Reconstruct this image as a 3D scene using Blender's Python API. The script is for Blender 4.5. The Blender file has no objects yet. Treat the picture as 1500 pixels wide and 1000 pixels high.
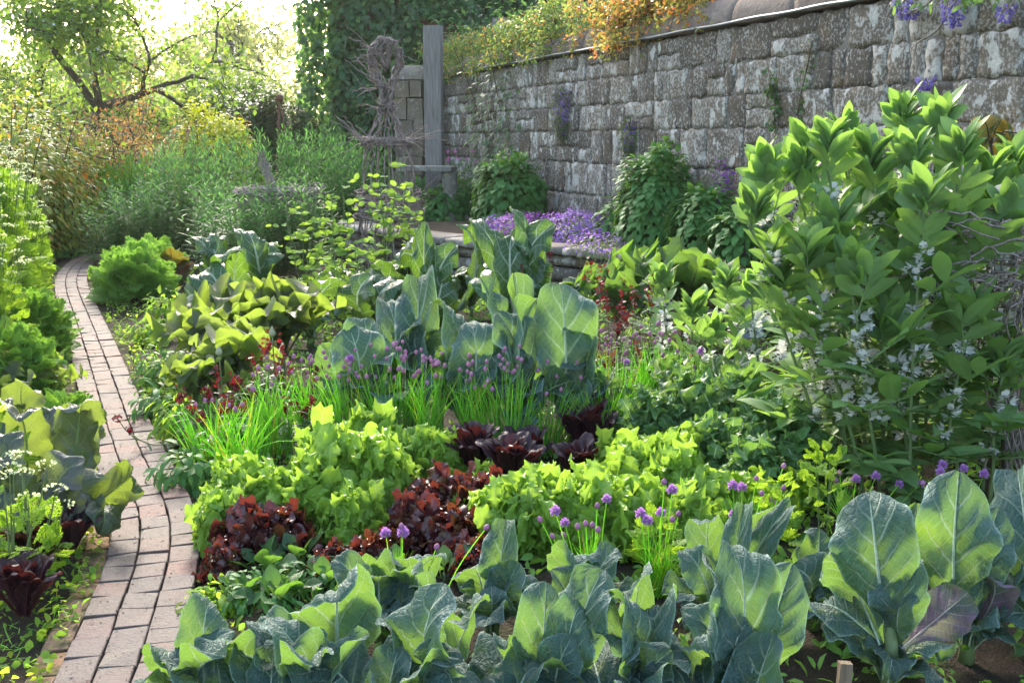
import bpy, math, random
import numpy as np
from mathutils import Vector, Matrix
R = math.radians; PI = math.pi
S = bpy.context.scene; COL = S.collection
F = 1500.0; PITCH = math.atan((500-205)/F); CZ = 1.6
CP, SP = math.cos(PITCH), math.sin(PITCH)
def ray(u, v):
    a, b = (u-750)/F, (500-v)/F
    return Vector((a, CP + b*SP, -SP + b*CP))
def G(u, v, z=0.0):                       # ground (or height z) point seen at photo pixel u, v
    d = ray(u, v); t = (z-CZ)/d.z
    return Vector((d.x*t, d.y*t, z))
def A(u, v, Y):                           # point at forward distance Y
    d = ray(u, v); t = Y/d.y
    return Vector((d.x*t, Y, CZ + d.z*t))
# ------------------------------------------------------------------ objects
def mesh(name, V, Fs, uv=None, mat=None, smooth=True, mi=None):
    V = np.asarray(V, dtype=np.float32); m = bpy.data.meshes.new(name)
    if isinstance(Fs, np.ndarray):
        n, k = Fs.shape; li = Fs.astype(np.int32).ravel(); ls = np.arange(0, n*k, k, dtype=np.int32)
    else:
        ln = [len(f) for f in Fs]; n = len(ln); li = np.fromiter((i for f in Fs for i in f), dtype=np.int32)
        ls = np.concatenate(([0], np.cumsum(ln)[:-1])).astype(np.int32)
    m.vertices.add(len(V)); m.vertices.foreach_set('co', V.ravel())
    m.loops.add(len(li)); m.loops.foreach_set('vertex_index', li)
    m.polygons.add(n); m.polygons.foreach_set('loop_start', ls)
    m.polygons.foreach_set('use_smooth', np.full(n, smooth, dtype=bool))
    for q in (mat if isinstance(mat, (list, tuple)) else [mat]):
        if q: m.materials.append(q)
    if mi is not None: m.polygons.foreach_set('material_index', np.asarray(mi, dtype=np.int32))
    if uv is not None:
        l = m.uv_layers.new(name='UVMap'); l.data.foreach_set('uv', np.asarray(uv, dtype=np.float32)[li].ravel())
    m.update(calc_edges=True); m.validate(); return m
def ob(name, me, parent=None, loc=None, mat=None):
    o = bpy.data.objects.new(name, me); COL.objects.link(o)
    if parent is not None: o.parent = parent
    if mat is not None: o.matrix_basis = mat
    elif loc is not None: o.location = loc
    return o
def tag(o, label, cat, group=None, kind=None):
    if label: o['label'] = label
    if cat: o['category'] = cat
    if group: o['group'] = group
    if kind: o['kind'] = kind
    return o
def thing(name, label, cat, loc=(0,0,0), rz=0, group=None):
    o = bpy.data.objects.new(name, None); COL.objects.link(o); o.empty_display_size = .1
    o.location = loc; o.rotation_euler = (0,0,rz); return tag(o, label, cat, group)
# ------------------------------------------------------------------ geometry
class MB:
    def __init__(s): s.V=[]; s.F=[]; s.U=[]; s.M=[]; s.n=0
    def add(s, V, Fs, uv=None, mi=0):
        V = np.asarray(V, dtype=float)
        s.V.append(V); s.U.append(np.asarray(uv) if uv is not None else np.tile([.5,.5],(len(V),1)))
        for f in Fs: s.F.append(tuple(int(i)+s.n for i in f)); s.M.append(mi)
        s.n += len(V)
    def tube(s, pts, rad, n=5, mi=0, cap=True):
        P = [Vector(p) for p in pts]; k = len(P)
        if not hasattr(rad, '__len__'): rad = [rad]*k
        V=[]; U=[]; up = Vector((.13,.07,1)).normalized()
        for i in range(k):
            t = (P[min(i+1,k-1)]-P[max(i-1,0)])
            t = t.normalized() if t.length>1e-9 else Vector((0,0,1))
            a = t.cross(up)
            if a.length<.05: a = t.cross(Vector((1,0,0)))
            a.normalize(); b = t.cross(a)
            for j in range(n):
                q = 2*PI*j/n; V.append(P[i]+(a*math.cos(q)+b*math.sin(q))*rad[i]); U.append((.5, i/(k-1)))
        Fs = [(i*n+j, i*n+(j+1)%n, (i+1)*n+(j+1)%n, (i+1)*n+j) for i in range(k-1) for j in range(n)]
        if cap: Fs += [tuple(range(n))[::-1], tuple((k-1)*n+j for j in range(n))]
        s.add([tuple(v) for v in V], Fs, U, mi)
    def box(s, lo, hi, mi=0, mat=None, jit=0, rnd=None):
        V = [(x,y,z) for x in (lo[0],hi[0]) for y in (lo[1],hi[1]) for z in (lo[2],hi[2])]
        if jit: V = [tuple(c+rnd.uniform(-jit,jit) for c in v) for v in V]
        if mat is not None: V = [tuple(mat @ Vector(v)) for v in V]
        s.add(V, [(0,1,3,2),(4,6,7,5),(0,4,5,1),(2,3,7,6),(0,2,6,4),(1,5,7,3)], None, mi)
    def build(s, name, mat, smooth=True):
        return mesh(name, np.vstack(s.V), s.F, np.vstack(s.U), mat, smooth, s.M if isinstance(mat,(list,tuple)) else None)
def arr(o): return np.asarray(o, dtype=float)
def frames(D, Up):
    """rotation matrices (n,3,3) with local +Y along D, local +Z near Up"""
    D = D/np.maximum(np.linalg.norm(D,axis=1,keepdims=True),1e-9)
    X = np.cross(D, Up); l = np.linalg.norm(X,axis=1,keepdims=True)
    X = np.where(l<1e-4, np.array([[1.,0,0]]), X/np.maximum(l,1e-9))
    X = X/np.linalg.norm(X,axis=1,keepdims=True)
    Z = np.cross(X, D); return np.stack([X, D, Z], axis=2)
def scat(base, pos, D, Up, sc):
    """copies of base=(V,F quads/tri array,uv) as one V,F,uv"""
    V0,F0,U0 = base; n = len(pos); M = frames(arr(D), arr(Up)); sc = np.broadcast_to(arr(sc).reshape(-1,1,1) if np.ndim(sc)==1 else sc,(n,1,1))
    V = np.einsum('nij,kj->nki', M, V0)*sc + arr(pos)[:,None,:]
    Fq = F0[None]+ (np.arange(n)*len(V0))[:,None,None]
    return V.reshape(-1,3), Fq.reshape(-1,F0.shape[1]), np.tile(U0,(n,1))
def join(*L):
    Vs=[];Fs=[];Us=[];n=0
    for V,Fq,U in L:
        Vs.append(V); Fs.append(Fq+n); Us.append(U); n+=len(V)
    return np.vstack(Vs), np.vstack(Fs), np.vstack(Us)
def rdir(rs, n, zlo=-1, zhi=1):
    z = rs.uniform(zlo,zhi,n); a = rs.uniform(0,2*PI,n); r = np.sqrt(1-z*z)
    return np.stack([r*np.cos(a), r*np.sin(a), z],1)
def grid_faces(nu, nv):
    i = np.arange(nv-1)[:,None]*nu + np.arange(nu-1)[None]
    i = i.ravel(); return np.stack([i,i+1,i+nu+1,i+nu],1)
def leaf(L=1, W=.5, nu=7, nv=12, prof=((0,.05),(.2,.1),(.6,1),(1,0)), b0=0., bend=-.6, bp=1.4, fold=.25, cup=0., ruf=0., rf=5., puck=0., nvn=7, kv=1.6,
         lobe=0., lf=9., twist=0., rib=0., seed=0, wav=0.):
    rs = np.random.RandomState(seed)
    v = np.linspace(0,1,nv); u = np.linspace(-1,1,nu)
    px,py = zip(*prof); w = np.interp(v,px,py)
    w = np.convolve(np.pad(w,1,mode='edge'),[.2,.6,.2],'valid') if nv>8 else w
    w[0]=py[0]; w[-1]=max(py[-1],.02)
    th = b0 + bend*v**bp + wav*np.sin(v*5+rs.uniform(0,6))
    ds = L/(nv-1); y = np.concatenate(([0],np.cumsum(np.cos(th[:-1])*ds))); z = np.concatenate(([0],np.cumsum(np.sin(th[:-1])*ds)))
    U,Vv = np.meshgrid(u,v); au = np.abs(U); hw = (W/2*w)[:,None]
    sgn = np.sign(U); ph = np.where(sgn>0, rs.uniform(0,6), rs.uniform(0,6))
    sc_ = (np.abs(np.sin(lf*Vv*PI+ph))-.62)*1.3; lob = 1+lobe*(sc_*.75+np.sin(lf*2.3*Vv*PI+2*ph)*.35)*au**2
    X = U*hw*lob
    h = fold*au*hw - cup*au**2*hw
    if puck:
        t = Vv*nvn-au*kv; h = h + puck*W*np.abs(np.sin(PI*t))*np.sin(np.clip(au,0,1)*PI)**.5*np.clip(w[:,None],0,1)
    if ruf:
        h = h + ruf*W*au**2.2*(np.sin(rf*Vv*2*PI+ph)+.6*np.sin(rf*1.9*Vv*2*PI+ph*1.7))*np.clip(w[:,None]*1.5,0,1)
    tw = twist*Vv
    Xr = X*np.cos(tw)-h*np.sin(tw); h2 = X*np.sin(tw)+h*np.cos(tw)
    Y = y[:,None]-np.sin(th)[:,None]*h2; Z = z[:,None]+np.cos(th)[:,None]*h2
    P = np.stack([Xr,Y,Z],2).reshape(-1,3); UV = np.stack([U*.5+.5,Vv],2).reshape(-1,2)
    Fq = grid_faces(nu,nv)
    if rib:
        n=5; Vt=[];
        for i in range(nv):
            r = rib*.6*(1-.85*v[i]); c = P[i*nu+nu//2]
            for j in range(n):
                q = 2*PI*j/n+.3; nz = r*math.sin(q)-r*.8
                Vt.append((c[0]+r*math.cos(q)*1.1, c[1]-math.sin(th[i])*nz, c[2]+math.cos(th[i])*nz))
        Ft = [(i*n+j,i*n+(j+1)%n,(i+1)*n+(j+1)%n,(i+1)*n+j) for i in range(nv-1) for j in range(n)]
        return join((P,Fq,UV),(arr(Vt),np.array(Ft),np.stack([np.full(nv*n,.5),np.repeat(v,n)],1)))
    return P,Fq,UV
def simple(L=1., W=.5, fold=.15, droop=.15, wide=.5):  # 8-vertex pointed leaf
    x=W/2
    V = np.array([(0,0,0),(-x*.75,wide*.55*L,fold*x),(0,wide*.6*L,0),(x*.75,wide*.55*L,fold*x),(-x*.8,(wide+.2)*L,fold*x-droop*.3*L),(0,(wide+.25)*L,-droop*.35*L),(x*.8,(wide+.2)*L,fold*x-droop*.3*L),(0,L,-droop*L)])
    Fq = np.array([(0,2,1,1),(0,3,2,2),(1,2,5,4),(2,3,6,5),(4,5,7,7),(5,6,7,7)])
    return V,Fq,np.stack([V[:,0]/W+.5,V[:,1]/L],1)
def diamond(L=1., W=.5, droop=.12, fold=.2):            # two quads folded on the midrib
    V = np.array([(0,0,0),(-W/2,.5*L,fold*W/2),(0,.5*L,0.03*L),(W/2,.5*L,fold*W/2),(0,L,-droop*L),(-W*.36,.8*L,0),(W*.36,.8*L,0)])
    return V, np.array([(0,2,5,1),(0,3,6,2),(2,4,4,5),(2,6,4,4)]), np.stack([V[:,0]/W+.5,V[:,1]/L],1)
def m4(p, D, Up, sc=1):
    M = frames(arr([D]),arr([Up]))[0]*sc
    m = Matrix([[M[0][0],M[0][1],M[0][2],p[0]],[M[1][0],M[1][1],M[1][2],p[1]],[M[2][0],M[2][1],M[2][2],p[2]],[0,0,0,1]]); return m
def fixtri(Fq):                                         # quads with a doubled corner -> python tris
    if isinstance(Fq,list): return Fq
    if Fq.shape[1]==3: return Fq
    bad = (Fq[:,2]==Fq[:,3])|(Fq[:,1]==Fq[:,2])
    if not bad.any(): return Fq
    return [tuple(dict.fromkeys(map(int,f))) for f in Fq]
def lm(name, g, mat): return mesh(name, g[0], fixtri(g[1]), g[2], mat)
# ------------------------------------------------------------------ materials
class NT:
    def __init__(s, name):
        s.m = bpy.data.materials.new(name); s.m.use_nodes = True; s.t = s.m.node_tree; s.t.nodes.clear()
        s.out = s.t.nodes.new('ShaderNodeOutputMaterial')
    def n(s, typ, ins=(), **kw):
        x = s.t.nodes.new('ShaderNode'+typ)
        for k,v in kw.items(): setattr(x,k,v)
        for k,v in (ins.items() if isinstance(ins,dict) else enumerate(ins)):
            if v is None: continue
            if isinstance(v, bpy.types.NodeSocket): s.t.links.new(v, x.inputs[k])
            else: x.inputs[k].default_value = v
        return x
    def math(s, op, a, b=None, c=None, clamp=False): return s.n('Math', [a,b,c], operation=op, use_clamp=clamp).outputs[0]
    def mix(s, f, a, b, bt='MIX'):
        x = s.n('Mix', data_type='RGBA', blend_type=bt)
        for k,v in ((0,f),(6,a),(7,b)):
            if isinstance(v, bpy.types.NodeSocket): s.t.links.new(v, x.inputs[k])
            else: x.inputs[k].default_value = (*v,1) if isinstance(v,(tuple,list)) and len(v)==3 else v
        return x.outputs[2]
    def ramp(s, f, st):
        x = s.n('ValToRGB',[f]); e = x.color_ramp.elements
        while len(e)<len(st): e.new(.5)
        for i,(p,c) in enumerate(st):
            e[i].position=p; e[i].color = (c,c,c,1) if not isinstance(c,(tuple,list)) else (*c,1)
        return x.outputs[0]
    def noise(s, sc, det=3, rough=.55, vec=None, col=False):
        return s.n('TexNoise', {'Scale':sc,'Detail':det,'Roughness':rough,'Vector':vec}).outputs['Color' if col else 'Fac']
    def map(s, vec, scale=(1,1,1), loc=(0,0,0)): return s.n('Mapping',{'Vector':vec,'Scale':scale,'Location':loc}).outputs[0]
    def obj(s): return s.n('TexCoord').outputs['Object']
    def pos(s): return s.n('NewGeometry').outputs['Position']
    def isl(s): return s.n('NewGeometry').outputs['Random Per Island']
    def bump(s, h, st=.5, d=.02): return s.n('Bump',{'Height':h,'Strength':st,'Distance':d}).outputs[0]
    def fin(s, sh): s.t.links.new(sh, s.out.inputs[0]); return s.m
    def bsdf(s, col, rough=.6, nor=None, spec=.4, **k):
        x = s.n('BsdfPrincipled', {'Base Color':col if isinstance(col,bpy.types.NodeSocket) else (*col,1),'Roughness':rough,'Specular IOR Level':spec,'Normal':nor, **k}); return x.outputs[0]
def leafmat(name, col, vein=None, tr=(.25,.45,.03), tf=.42, N=7, K=1.6, vw=.12, rib=.05, rough=.5, spec=.35, var=.25, tint=None, tintp=.5, pstops=None, bump=0., edge=None, blotch=None, lo=.0):
    """col base, vein pale colour, tr transmitted colour, tint a second leaf colour some leaves take, pstops colours by leaf"""
    t = NT(name); uv = t.n('UVMap').outputs[0]; sx = t.n('SeparateXYZ',[uv]).outputs
    rnd = t.math('FRACT', t.math('ADD', t.isl(), t.n('ObjectInfo').outputs['Random']))
    r2 = t.math('FRACT', t.math('MULTIPLY', rnd, 7.31))
    c = t.ramp(rnd, pstops) if pstops else col
    if tint: c = t.mix(t.math('MULTIPLY', t.math('GREATER_THAN', r2, 1-tintp), t.math('ADD', rnd, .2, clamp=True)), c, tint)
    no = t.noise(9,3,.6,t.obj())
    c = t.mix(1., c, t.ramp(t.math('ADD',t.math('MULTIPLY',r2,.6),t.math('MULTIPLY',no,.5)), [(0.1,1-var),(.95,1+var)]), 'MULTIPLY')
    c = t.mix(t.ramp(t.noise(55,3,.6,t.obj()),[(.4,0.),(.75,.35)]), c, tuple(x*.55 for x in (col if not pstops else pstops[0][1])))
    a = t.math('ABSOLUTE', t.math('MULTIPLY_ADD', sx[0], 2., -1.)); v = sx[1]
    if blotch: c = t.mix(t.ramp(t.noise(blotch[1],2,.5,t.obj()),[(blotch[2],0.),(blotch[2]+.12,1.)]), c, blotch[0])
    trc = t.mix(.35, tr, c) if not isinstance(tr,str) else c
    if pstops or tint: trc = t.mix(.6 if pstops else .12, trc, t.mix(1., c, (5.,4.5,3.2), 'MULTIPLY'))
    nor = None
    if vein:
        tt = t.math('SUBTRACT', t.math('MULTIPLY', v, float(N)), t.math('MULTIPLY', a, K))
        nz = t.math('MULTIPLY', t.math('SUBTRACT', t.noise(9,2,.5,t.obj()), .5), .34)
        f = t.math('ABSOLUTE', t.math('SUBTRACT', t.math('FRACT', t.math('ADD', tt, nz)), .5))
        vm = t.math('SUBTRACT', 1., t.math('DIVIDE', f, t.math('MULTIPLY', t.math('SUBTRACT',1.15,a), vw)), clamp=True)
        vm = t.math('MULTIPLY', vm, .75)
        rm = t.math('SUBTRACT', 1., t.math('DIVIDE', a, t.math('MULTIPLY_ADD', v, -rib*.9, rib)), clamp=True)
        t3 = t.math('ADD', t.math('MULTIPLY', v, N*3.1), t.math('MULTIPLY', a, K*2.4)); f3 = t.math('ABSOLUTE', t.math('SUBTRACT', t.math('FRACT', t.math('ADD', t3, t.math('MULTIPLY', nz, 3.))), .5))
        vm = t.math('MAXIMUM', vm, t.math('MULTIPLY', t.math('SUBTRACT', 1., t.math('DIVIDE', f3, .13), clamp=True), .28))
        m = t.math('MAXIMUM', vm, t.ramp(rm,[(0.,0.),(.4,1.)]))
        c = t.mix(m, c, vein); trc = t.mix(t.math('MULTIPLY',m,.6), trc, tuple(min(1,x*1.1) for x in vein))
        if bump: nor = t.bump(t.math('ADD', t.math('MULTIPLY',m,-1.), t.noise(30,2,.5,t.obj())), bump, .01)
    elif bump: nor = t.bump(t.noise(40,2,.5,t.obj()), bump, .01)
    if edge: c = t.mix(t.ramp(a,[(edge[1],0.),(1.,1.)]), c, edge[0])
    p = t.bsdf(c, rough, nor, spec)
    tl = t.n('BsdfTranslucent', {'Color':trc}).outputs[0]
    return t.fin(t.n('MixShader',[tf,p,tl]).outputs[0])
def tri(g):
    V,Fq,U = g; out=[]
    for f in Fq:
        f = list(dict.fromkeys(map(int,f)))
        for i in range(1,len(f)-1): out.append((f[0],f[i],f[i+1]))
    return V,np.array(out),U
# ------------------------------------------------------------------ camera, light
cam = bpy.data.cameras.new('camera'); co = bpy.data.objects.new('camera', cam); COL.objects.link(co); S.camera = co
cam.sensor_width = 36; cam.lens = 36; cam.clip_end = 1500; cam.clip_start = .05
co.location = (0,0,CZ); co.rotation_euler = (PI/2-PITCH,0,0)
SAZ, SEL = -16., 32.                                     # sun to the left of straight ahead, behind the plants
sd = Vector((math.sin(R(SAZ))*math.cos(R(SEL)), math.cos(R(SAZ))*math.cos(R(SEL)), math.sin(R(SEL))))
w = bpy.data.worlds.new('World'); S.world = w; w.use_nodes = True
sk = w.node_tree.nodes.new('ShaderNodeTexSky'); sk.sky_type='NISHITA'; sk.sun_disc=False
sk.sun_elevation=R(SEL); sk.sun_rotation=R(SAZ); sk.dust_density=3.2; sk.air_density=1.3; sk.ozone_density=1.2
bg = w.node_tree.nodes['Background']; w.node_tree.links.new(sk.outputs[0], bg.inputs[0]); bg.inputs[1].default_value=.15
sl = bpy.data.lights.new('sun','SUN'); sl.energy=1.5; sl.angle=R(10); sl.color=(1,.94,.84)
so = bpy.data.objects.new('sun', sl); COL.objects.link(so); so.rotation_euler = (-sd).to_track_quat('-Z','Y').to_euler(); so.location=(-4,12,14)
S.view_settings.view_transform='Standard'; S.view_settings.look='None'; S.view_settings.exposure=2.08
S.cycles.max_bounces=8; S.cycles.diffuse_bounces=4; S.cycles.transmission_bounces=5; S.cycles.glossy_bounces=2; S.cycles.use_denoising=True
S.cycles.caustics_reflective=False; S.cycles.caustics_refractive=False
# ------------------------------------------------------------------ ground
def ground():
    xs = np.unique(np.concatenate([np.linspace(-400,-14,14), np.linspace(-14,8,190), np.linspace(8,400,14)]))
    ys = np.unique(np.concatenate([np.linspace(-60,1,6), np.linspace(1,20,200), np.linspace(20,60,16), np.linspace(60,900,14)]))
    X,Y = np.meshgrid(xs,ys); rs = np.random.RandomState(1)
    Z = np.zeros_like(X)
    near = (np.abs(X+3)<10.5)&(Y>1.1)&(Y<19.5)
    for k in range(10):
        a,b,c = rs.uniform(2,22),rs.uniform(2,22),rs.uniform(0,6)
        Z += np.where(near, .006*np.sin(a*X+c)*np.sin(b*Y+c*2), 0)
    Z += np.where(near, rs.uniform(-.012,.012,X.shape), 0)-.012
    t = NT('soil'); p = t.pos(); n1 = t.noise(3,4,.6,p); n2 = t.noise(38,4,.7,p)
    c = t.ramp(n1,[(.3,(.030,.021,.015)),(.7,(.062,.046,.033))])
    c = t.mix(t.ramp(n2,[(.58,0.),(.75,1.)]), c, (.10,.078,.058))
    c = t.mix(t.ramp(t.noise(5.5,4,.65,p),[(.52,0.),(.66,.8)]), c, (.045,.07,.016))
    m = t.fin(t.bsdf(c,.95,t.bump(t.math('ADD',n2,t.noise(120,2,.6,p)),.9,.03),.2))
    o = ob('ground', mesh('ground', np.stack([X,Y,Z],2).reshape(-1,3), grid_faces(len(xs),len(ys)), None, m)); tag(o,None,None,None,'structure')
ground()
# ------------------------------------------------------------------ brick path
PE = [(1130,0,230),(1060,30,248),(1010,65,262),(950,105,265),(900,127,277),(866,140,284),(833,158,289),(800,163,292),(766,165,290),(733,160,276),(700,150,256),(666,142,234),(633,135,217),(600,128,203),
      (566,119,190),(533,110,177),(500,101,164),(467,91,150),(433,80,134),(413,78,129),(400,83,133),(390,93,139),(380,108,148),(374,128,160),(371,150,178)]
pc = [G((l+r)/2, v) for v,l,r in PE]
def spline(P, n=20):
    out=[]
    for i in range(len(P)-1):
        p0,p1,p2,p3 = P[max(i-1,0)],P[i],P[i+1],P[min(i+2,len(P)-1)]
        for k in range(n):
            t=k/n; out.append(.5*((2*p1)+(p2-p0)*t+(2*p0-5*p1+4*p2-p3)*t*t+(3*p1-p0-3*p2+p3)*t**3))
    return out+[P[-1]]
class Curve:
    def __init__(s,P):
        s.P = arr([tuple(p) for p in P]); k = np.ones(31)/31
        for ax in (0,1):
            q = np.pad(s.P[:,ax],15,mode='reflect',reflect_type='odd'); s.P[:,ax] = np.convolve(q,k,'valid')
        s.s = np.concatenate(([0],np.cumsum(np.linalg.norm(np.diff(s.P,axis=0),axis=1)))); s.L=s.s[-1]
    def at(s,d,off=0):
        d=min(max(d,.001),s.L-.001); x=np.interp(d,s.s,s.P[:,0]); y=np.interp(d,s.s,s.P[:,1]); e=.03
        tx=np.interp(d+e,s.s,s.P[:,0])-np.interp(d-e,s.s,s.P[:,0]); ty=np.interp(d+e,s.s,s.P[:,1])-np.interp(d-e,s.s,s.P[:,1]); l=math.hypot(tx,ty)
        return x+ty/l*off, y-tx/l*off
PATH = Curve(spline(pc))
def path_clear(x,y,m=.19):
    return np.min((PATH.P[:,0]-x)**2+(PATH.P[:,1]-y)**2) > m*m
def brick(mb, a0,a1,o0,o1,z,h,rnd,bev=.003):
    c=[];j=lambda s=.003: rnd.uniform(-s,s); tz=[z+j(.004) for _ in range(4)]
    lo=[];mid=[];top=[]
    for k,(d,o) in enumerate(((a0,o0),(a0,o1),(a1,o1),(a1,o0))):
        dd=d+j(.005); oo=o+j(.003); x,y=PATH.at(dd,oo); lo.append((x,y,z-h)); mid.append((x,y,tz[k]-bev))
        x,y=PATH.at(dd+(bev if d==a0 else -bev), oo+(bev if o==o0 else -bev)); top.append((x,y,tz[k]))
    V=lo+mid+top; F=[(8,9,10,11)]
    for a,b in ((0,4),(4,8)):
        for i in range(4): F.append((a+i,a+(i+1)%4,b+(i+1)%4,b+i))
    mb.add(V,F)
def path():
    rnd=random.Random(4); mb=MB(); W=.116
    for k in range(3):
        d = rnd.uniform(0,.1)
        while d<PATH.L-.1:
            l = rnd.choice([.135,.14,.15,.13,.145,.11,.16]); o=(k-1)*W
            brick(mb,d+.001,d+l-.001,o-W/2+.0035,o+W/2-.0035,.024+rnd.uniform(-.003,.003),.06,rnd); d+=l
    t=NT('brick'); r=t.isl(); p=t.pos(); n=t.noise(18,4,.6,p)
    c=t.ramp(r,[(0.,(.108,.064,.055)),(.3,(.128,.086,.076)),(.5,(.102,.08,.074)),(.75,(.142,.09,.076)),(.88,(.18,.086,.068)),(1.,(.082,.068,.067))])
    c=t.mix(t.ramp(n,[(.35,0.),(.8,.6)]),c,(.145,.117,.107)); c=t.mix(t.ramp(t.noise(45,4,.7,p),[(.52,0.),(.66,.8)]),c,(.05,.04,.036))
    c=t.mix(t.ramp(t.noise(2.2,3,.6,p),[(.42,0.),(.68,.55)]),c,(.10,.09,.07))
    m=t.fin(t.bsdf(c,.75,t.bump(t.math('ADD',n,t.noise(110,3,.6,p)),.6,.006),.35))
    o=ob('brick_path',mb.build('brick_path',m,False)); tag(o,None,None,None,'structure')
    mb=MB(); d=.0
    while d<3.0:
        l=rnd.uniform(.12,.22); x=-.165-.012
        brick(mb,d+.005,d+l-.008,x-.085,x,.008+rnd.uniform(-.006,.004),.05,rnd); d+=l
    t=NT('edging'); p=t.pos(); n=t.noise(12,4,.65,p)
    c=t.ramp(t.isl(),[(0.,(.2,.12,.07)),(.6,(.27,.16,.09)),(1.,(.17,.11,.075))]); c=t.mix(t.ramp(n,[(.45,0.),(.62,.9)]),c,(.055,.06,.022))
    o=ob('path_edging',mb.build('path_edging',t.fin(t.bsdf(c,.9,t.bump(t.noise(80,3,.6,p),.7,.008),.2)),False)); tag(o,None,None,None,'structure')
    # mossy bedding strip under the bricks
    V=[];F=[];n=160
    for i in range(n+1):
        d=PATH.L*i/n
        for off in (-.27,-.2,.2,.24): x,y=PATH.at(d,off+rnd.uniform(-.02,.02)); V.append((x,y,.0185 if abs(off)<.18 else -.012))
    for i in range(n):
        for j in range(3): F.append((i*4+j,i*4+j+1,(i+1)*4+j+1,(i+1)*4+j))
    t=NT('moss_bed'); p=t.pos(); c=t.ramp(t.noise(16,5,.7,p),[(.35,(.07,.052,.038)),(.5,(.085,.08,.035)),(.62,(.085,.11,.025)),(.75,(.15,.12,.08))])
    o=ob('path_bedding',mesh('path_bedding',V,F,None,t.fin(t.bsdf(c,.95,t.bump(t.noise(140,3,.6,p),.8,.01),.1)))); tag(o,None,None,None,'structure')
path()
# ------------------------------------------------------------------ terrace and its dry stone edge
TZ=.5
LE=[G(1560,452,TZ),G(1300,425,TZ),G(1100,402,TZ),G(1000,384,TZ),G(870,365,TZ),G(760,356,TZ),G(660,349,TZ),G(560,338,TZ),G(500,326,TZ)]
WP=G(870,335,TZ); WD=Vector((-.4,1,0)).normalized(); WN=Vector((-WD.y,WD.x,0))   # WN points to the garden side
if WN.y>0: WN=-WN
def wall_at(u):                             # ground distance along wall for photo column u
    k=(u-750)/F; kk=ray(u,205); kk=kk.x/kk.y
    Y=(WP.x+.4*WP.y)/(kk+.4); return Vector((WP.x-.4*(Y-WP.y),Y,0))
def WPT(u,v,out=0.):                        # point on the wall face seen at pixel u,v, then out metres from it
    d=ray(u,v); n=WN; c=Vector((0,0,CZ)); t=(Vector((WP.x,WP.y,0))-c).dot(Vector((n.x,n.y,0)))/d.dot(Vector((n.x,n.y,0)))
    return c+d*t+n*out
wl=wall_at(594); wr=Vector((WP.x-.4*(4.2-WP.y),4.2,0)); WL=(wl-wr).length
def stone_mat(name,dark,light,lich,seed):
    t=NT(name); p=t.map(t.obj(),(1,1,1),(seed,0,seed)); r=t.isl(); q=t.map(p,(1.,1.,.75))
    c=t.ramp(r,[(0.,dark),(.35,tuple(x*1.25 for x in dark)),(.6,light),(1.,(light[0]*.9,light[1]*.8,light[2]*.62))])
    c=t.mix(t.ramp(t.noise(5,5,.65,p),[(.35,0.),(.7,.75)]),c,(.10,.088,.074))
    c=t.mix(t.ramp(t.noise(3.1,4,.6,p),[(.52,0.),(.72,.7)]),c,(.2,.135,.07))
    off=t.math('MULTIPLY_ADD',r,.11,-.055); big=t.math('ADD',t.noise(8.,4,.6,q),t.math('ADD',off,t.math('MULTIPLY_ADD',t.noise(1.1,2,.5,p),.3,-.15)))
    c=t.mix(t.ramp(big,[(.565,0.),(.615,lich)]),c,t.ramp(t.noise(30,3,.6,p),[(.3,(.37,.35,.32)),(.7,(.62,.60,.555))]))
    sp=t.math('ADD',t.noise(36,4,.7,t.map(p,(1,1,.85))),t.math('ADD',t.math('MULTIPLY',off,.8),t.math('MULTIPLY_ADD',t.noise(2.3,2,.5,p),.24,-.12)))
    c=t.mix(t.ramp(sp,[(.49,0.),(.60,lich*.75)]),c,(.43,.41,.375))
    h=t.math('ADD',t.noise(14,5,.65,p),t.math('MULTIPLY',t.noise(70,3,.6,p),.5))
    return t.fin(t.bsdf(c,.9,t.bump(h,.6,.015),.2))
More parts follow.
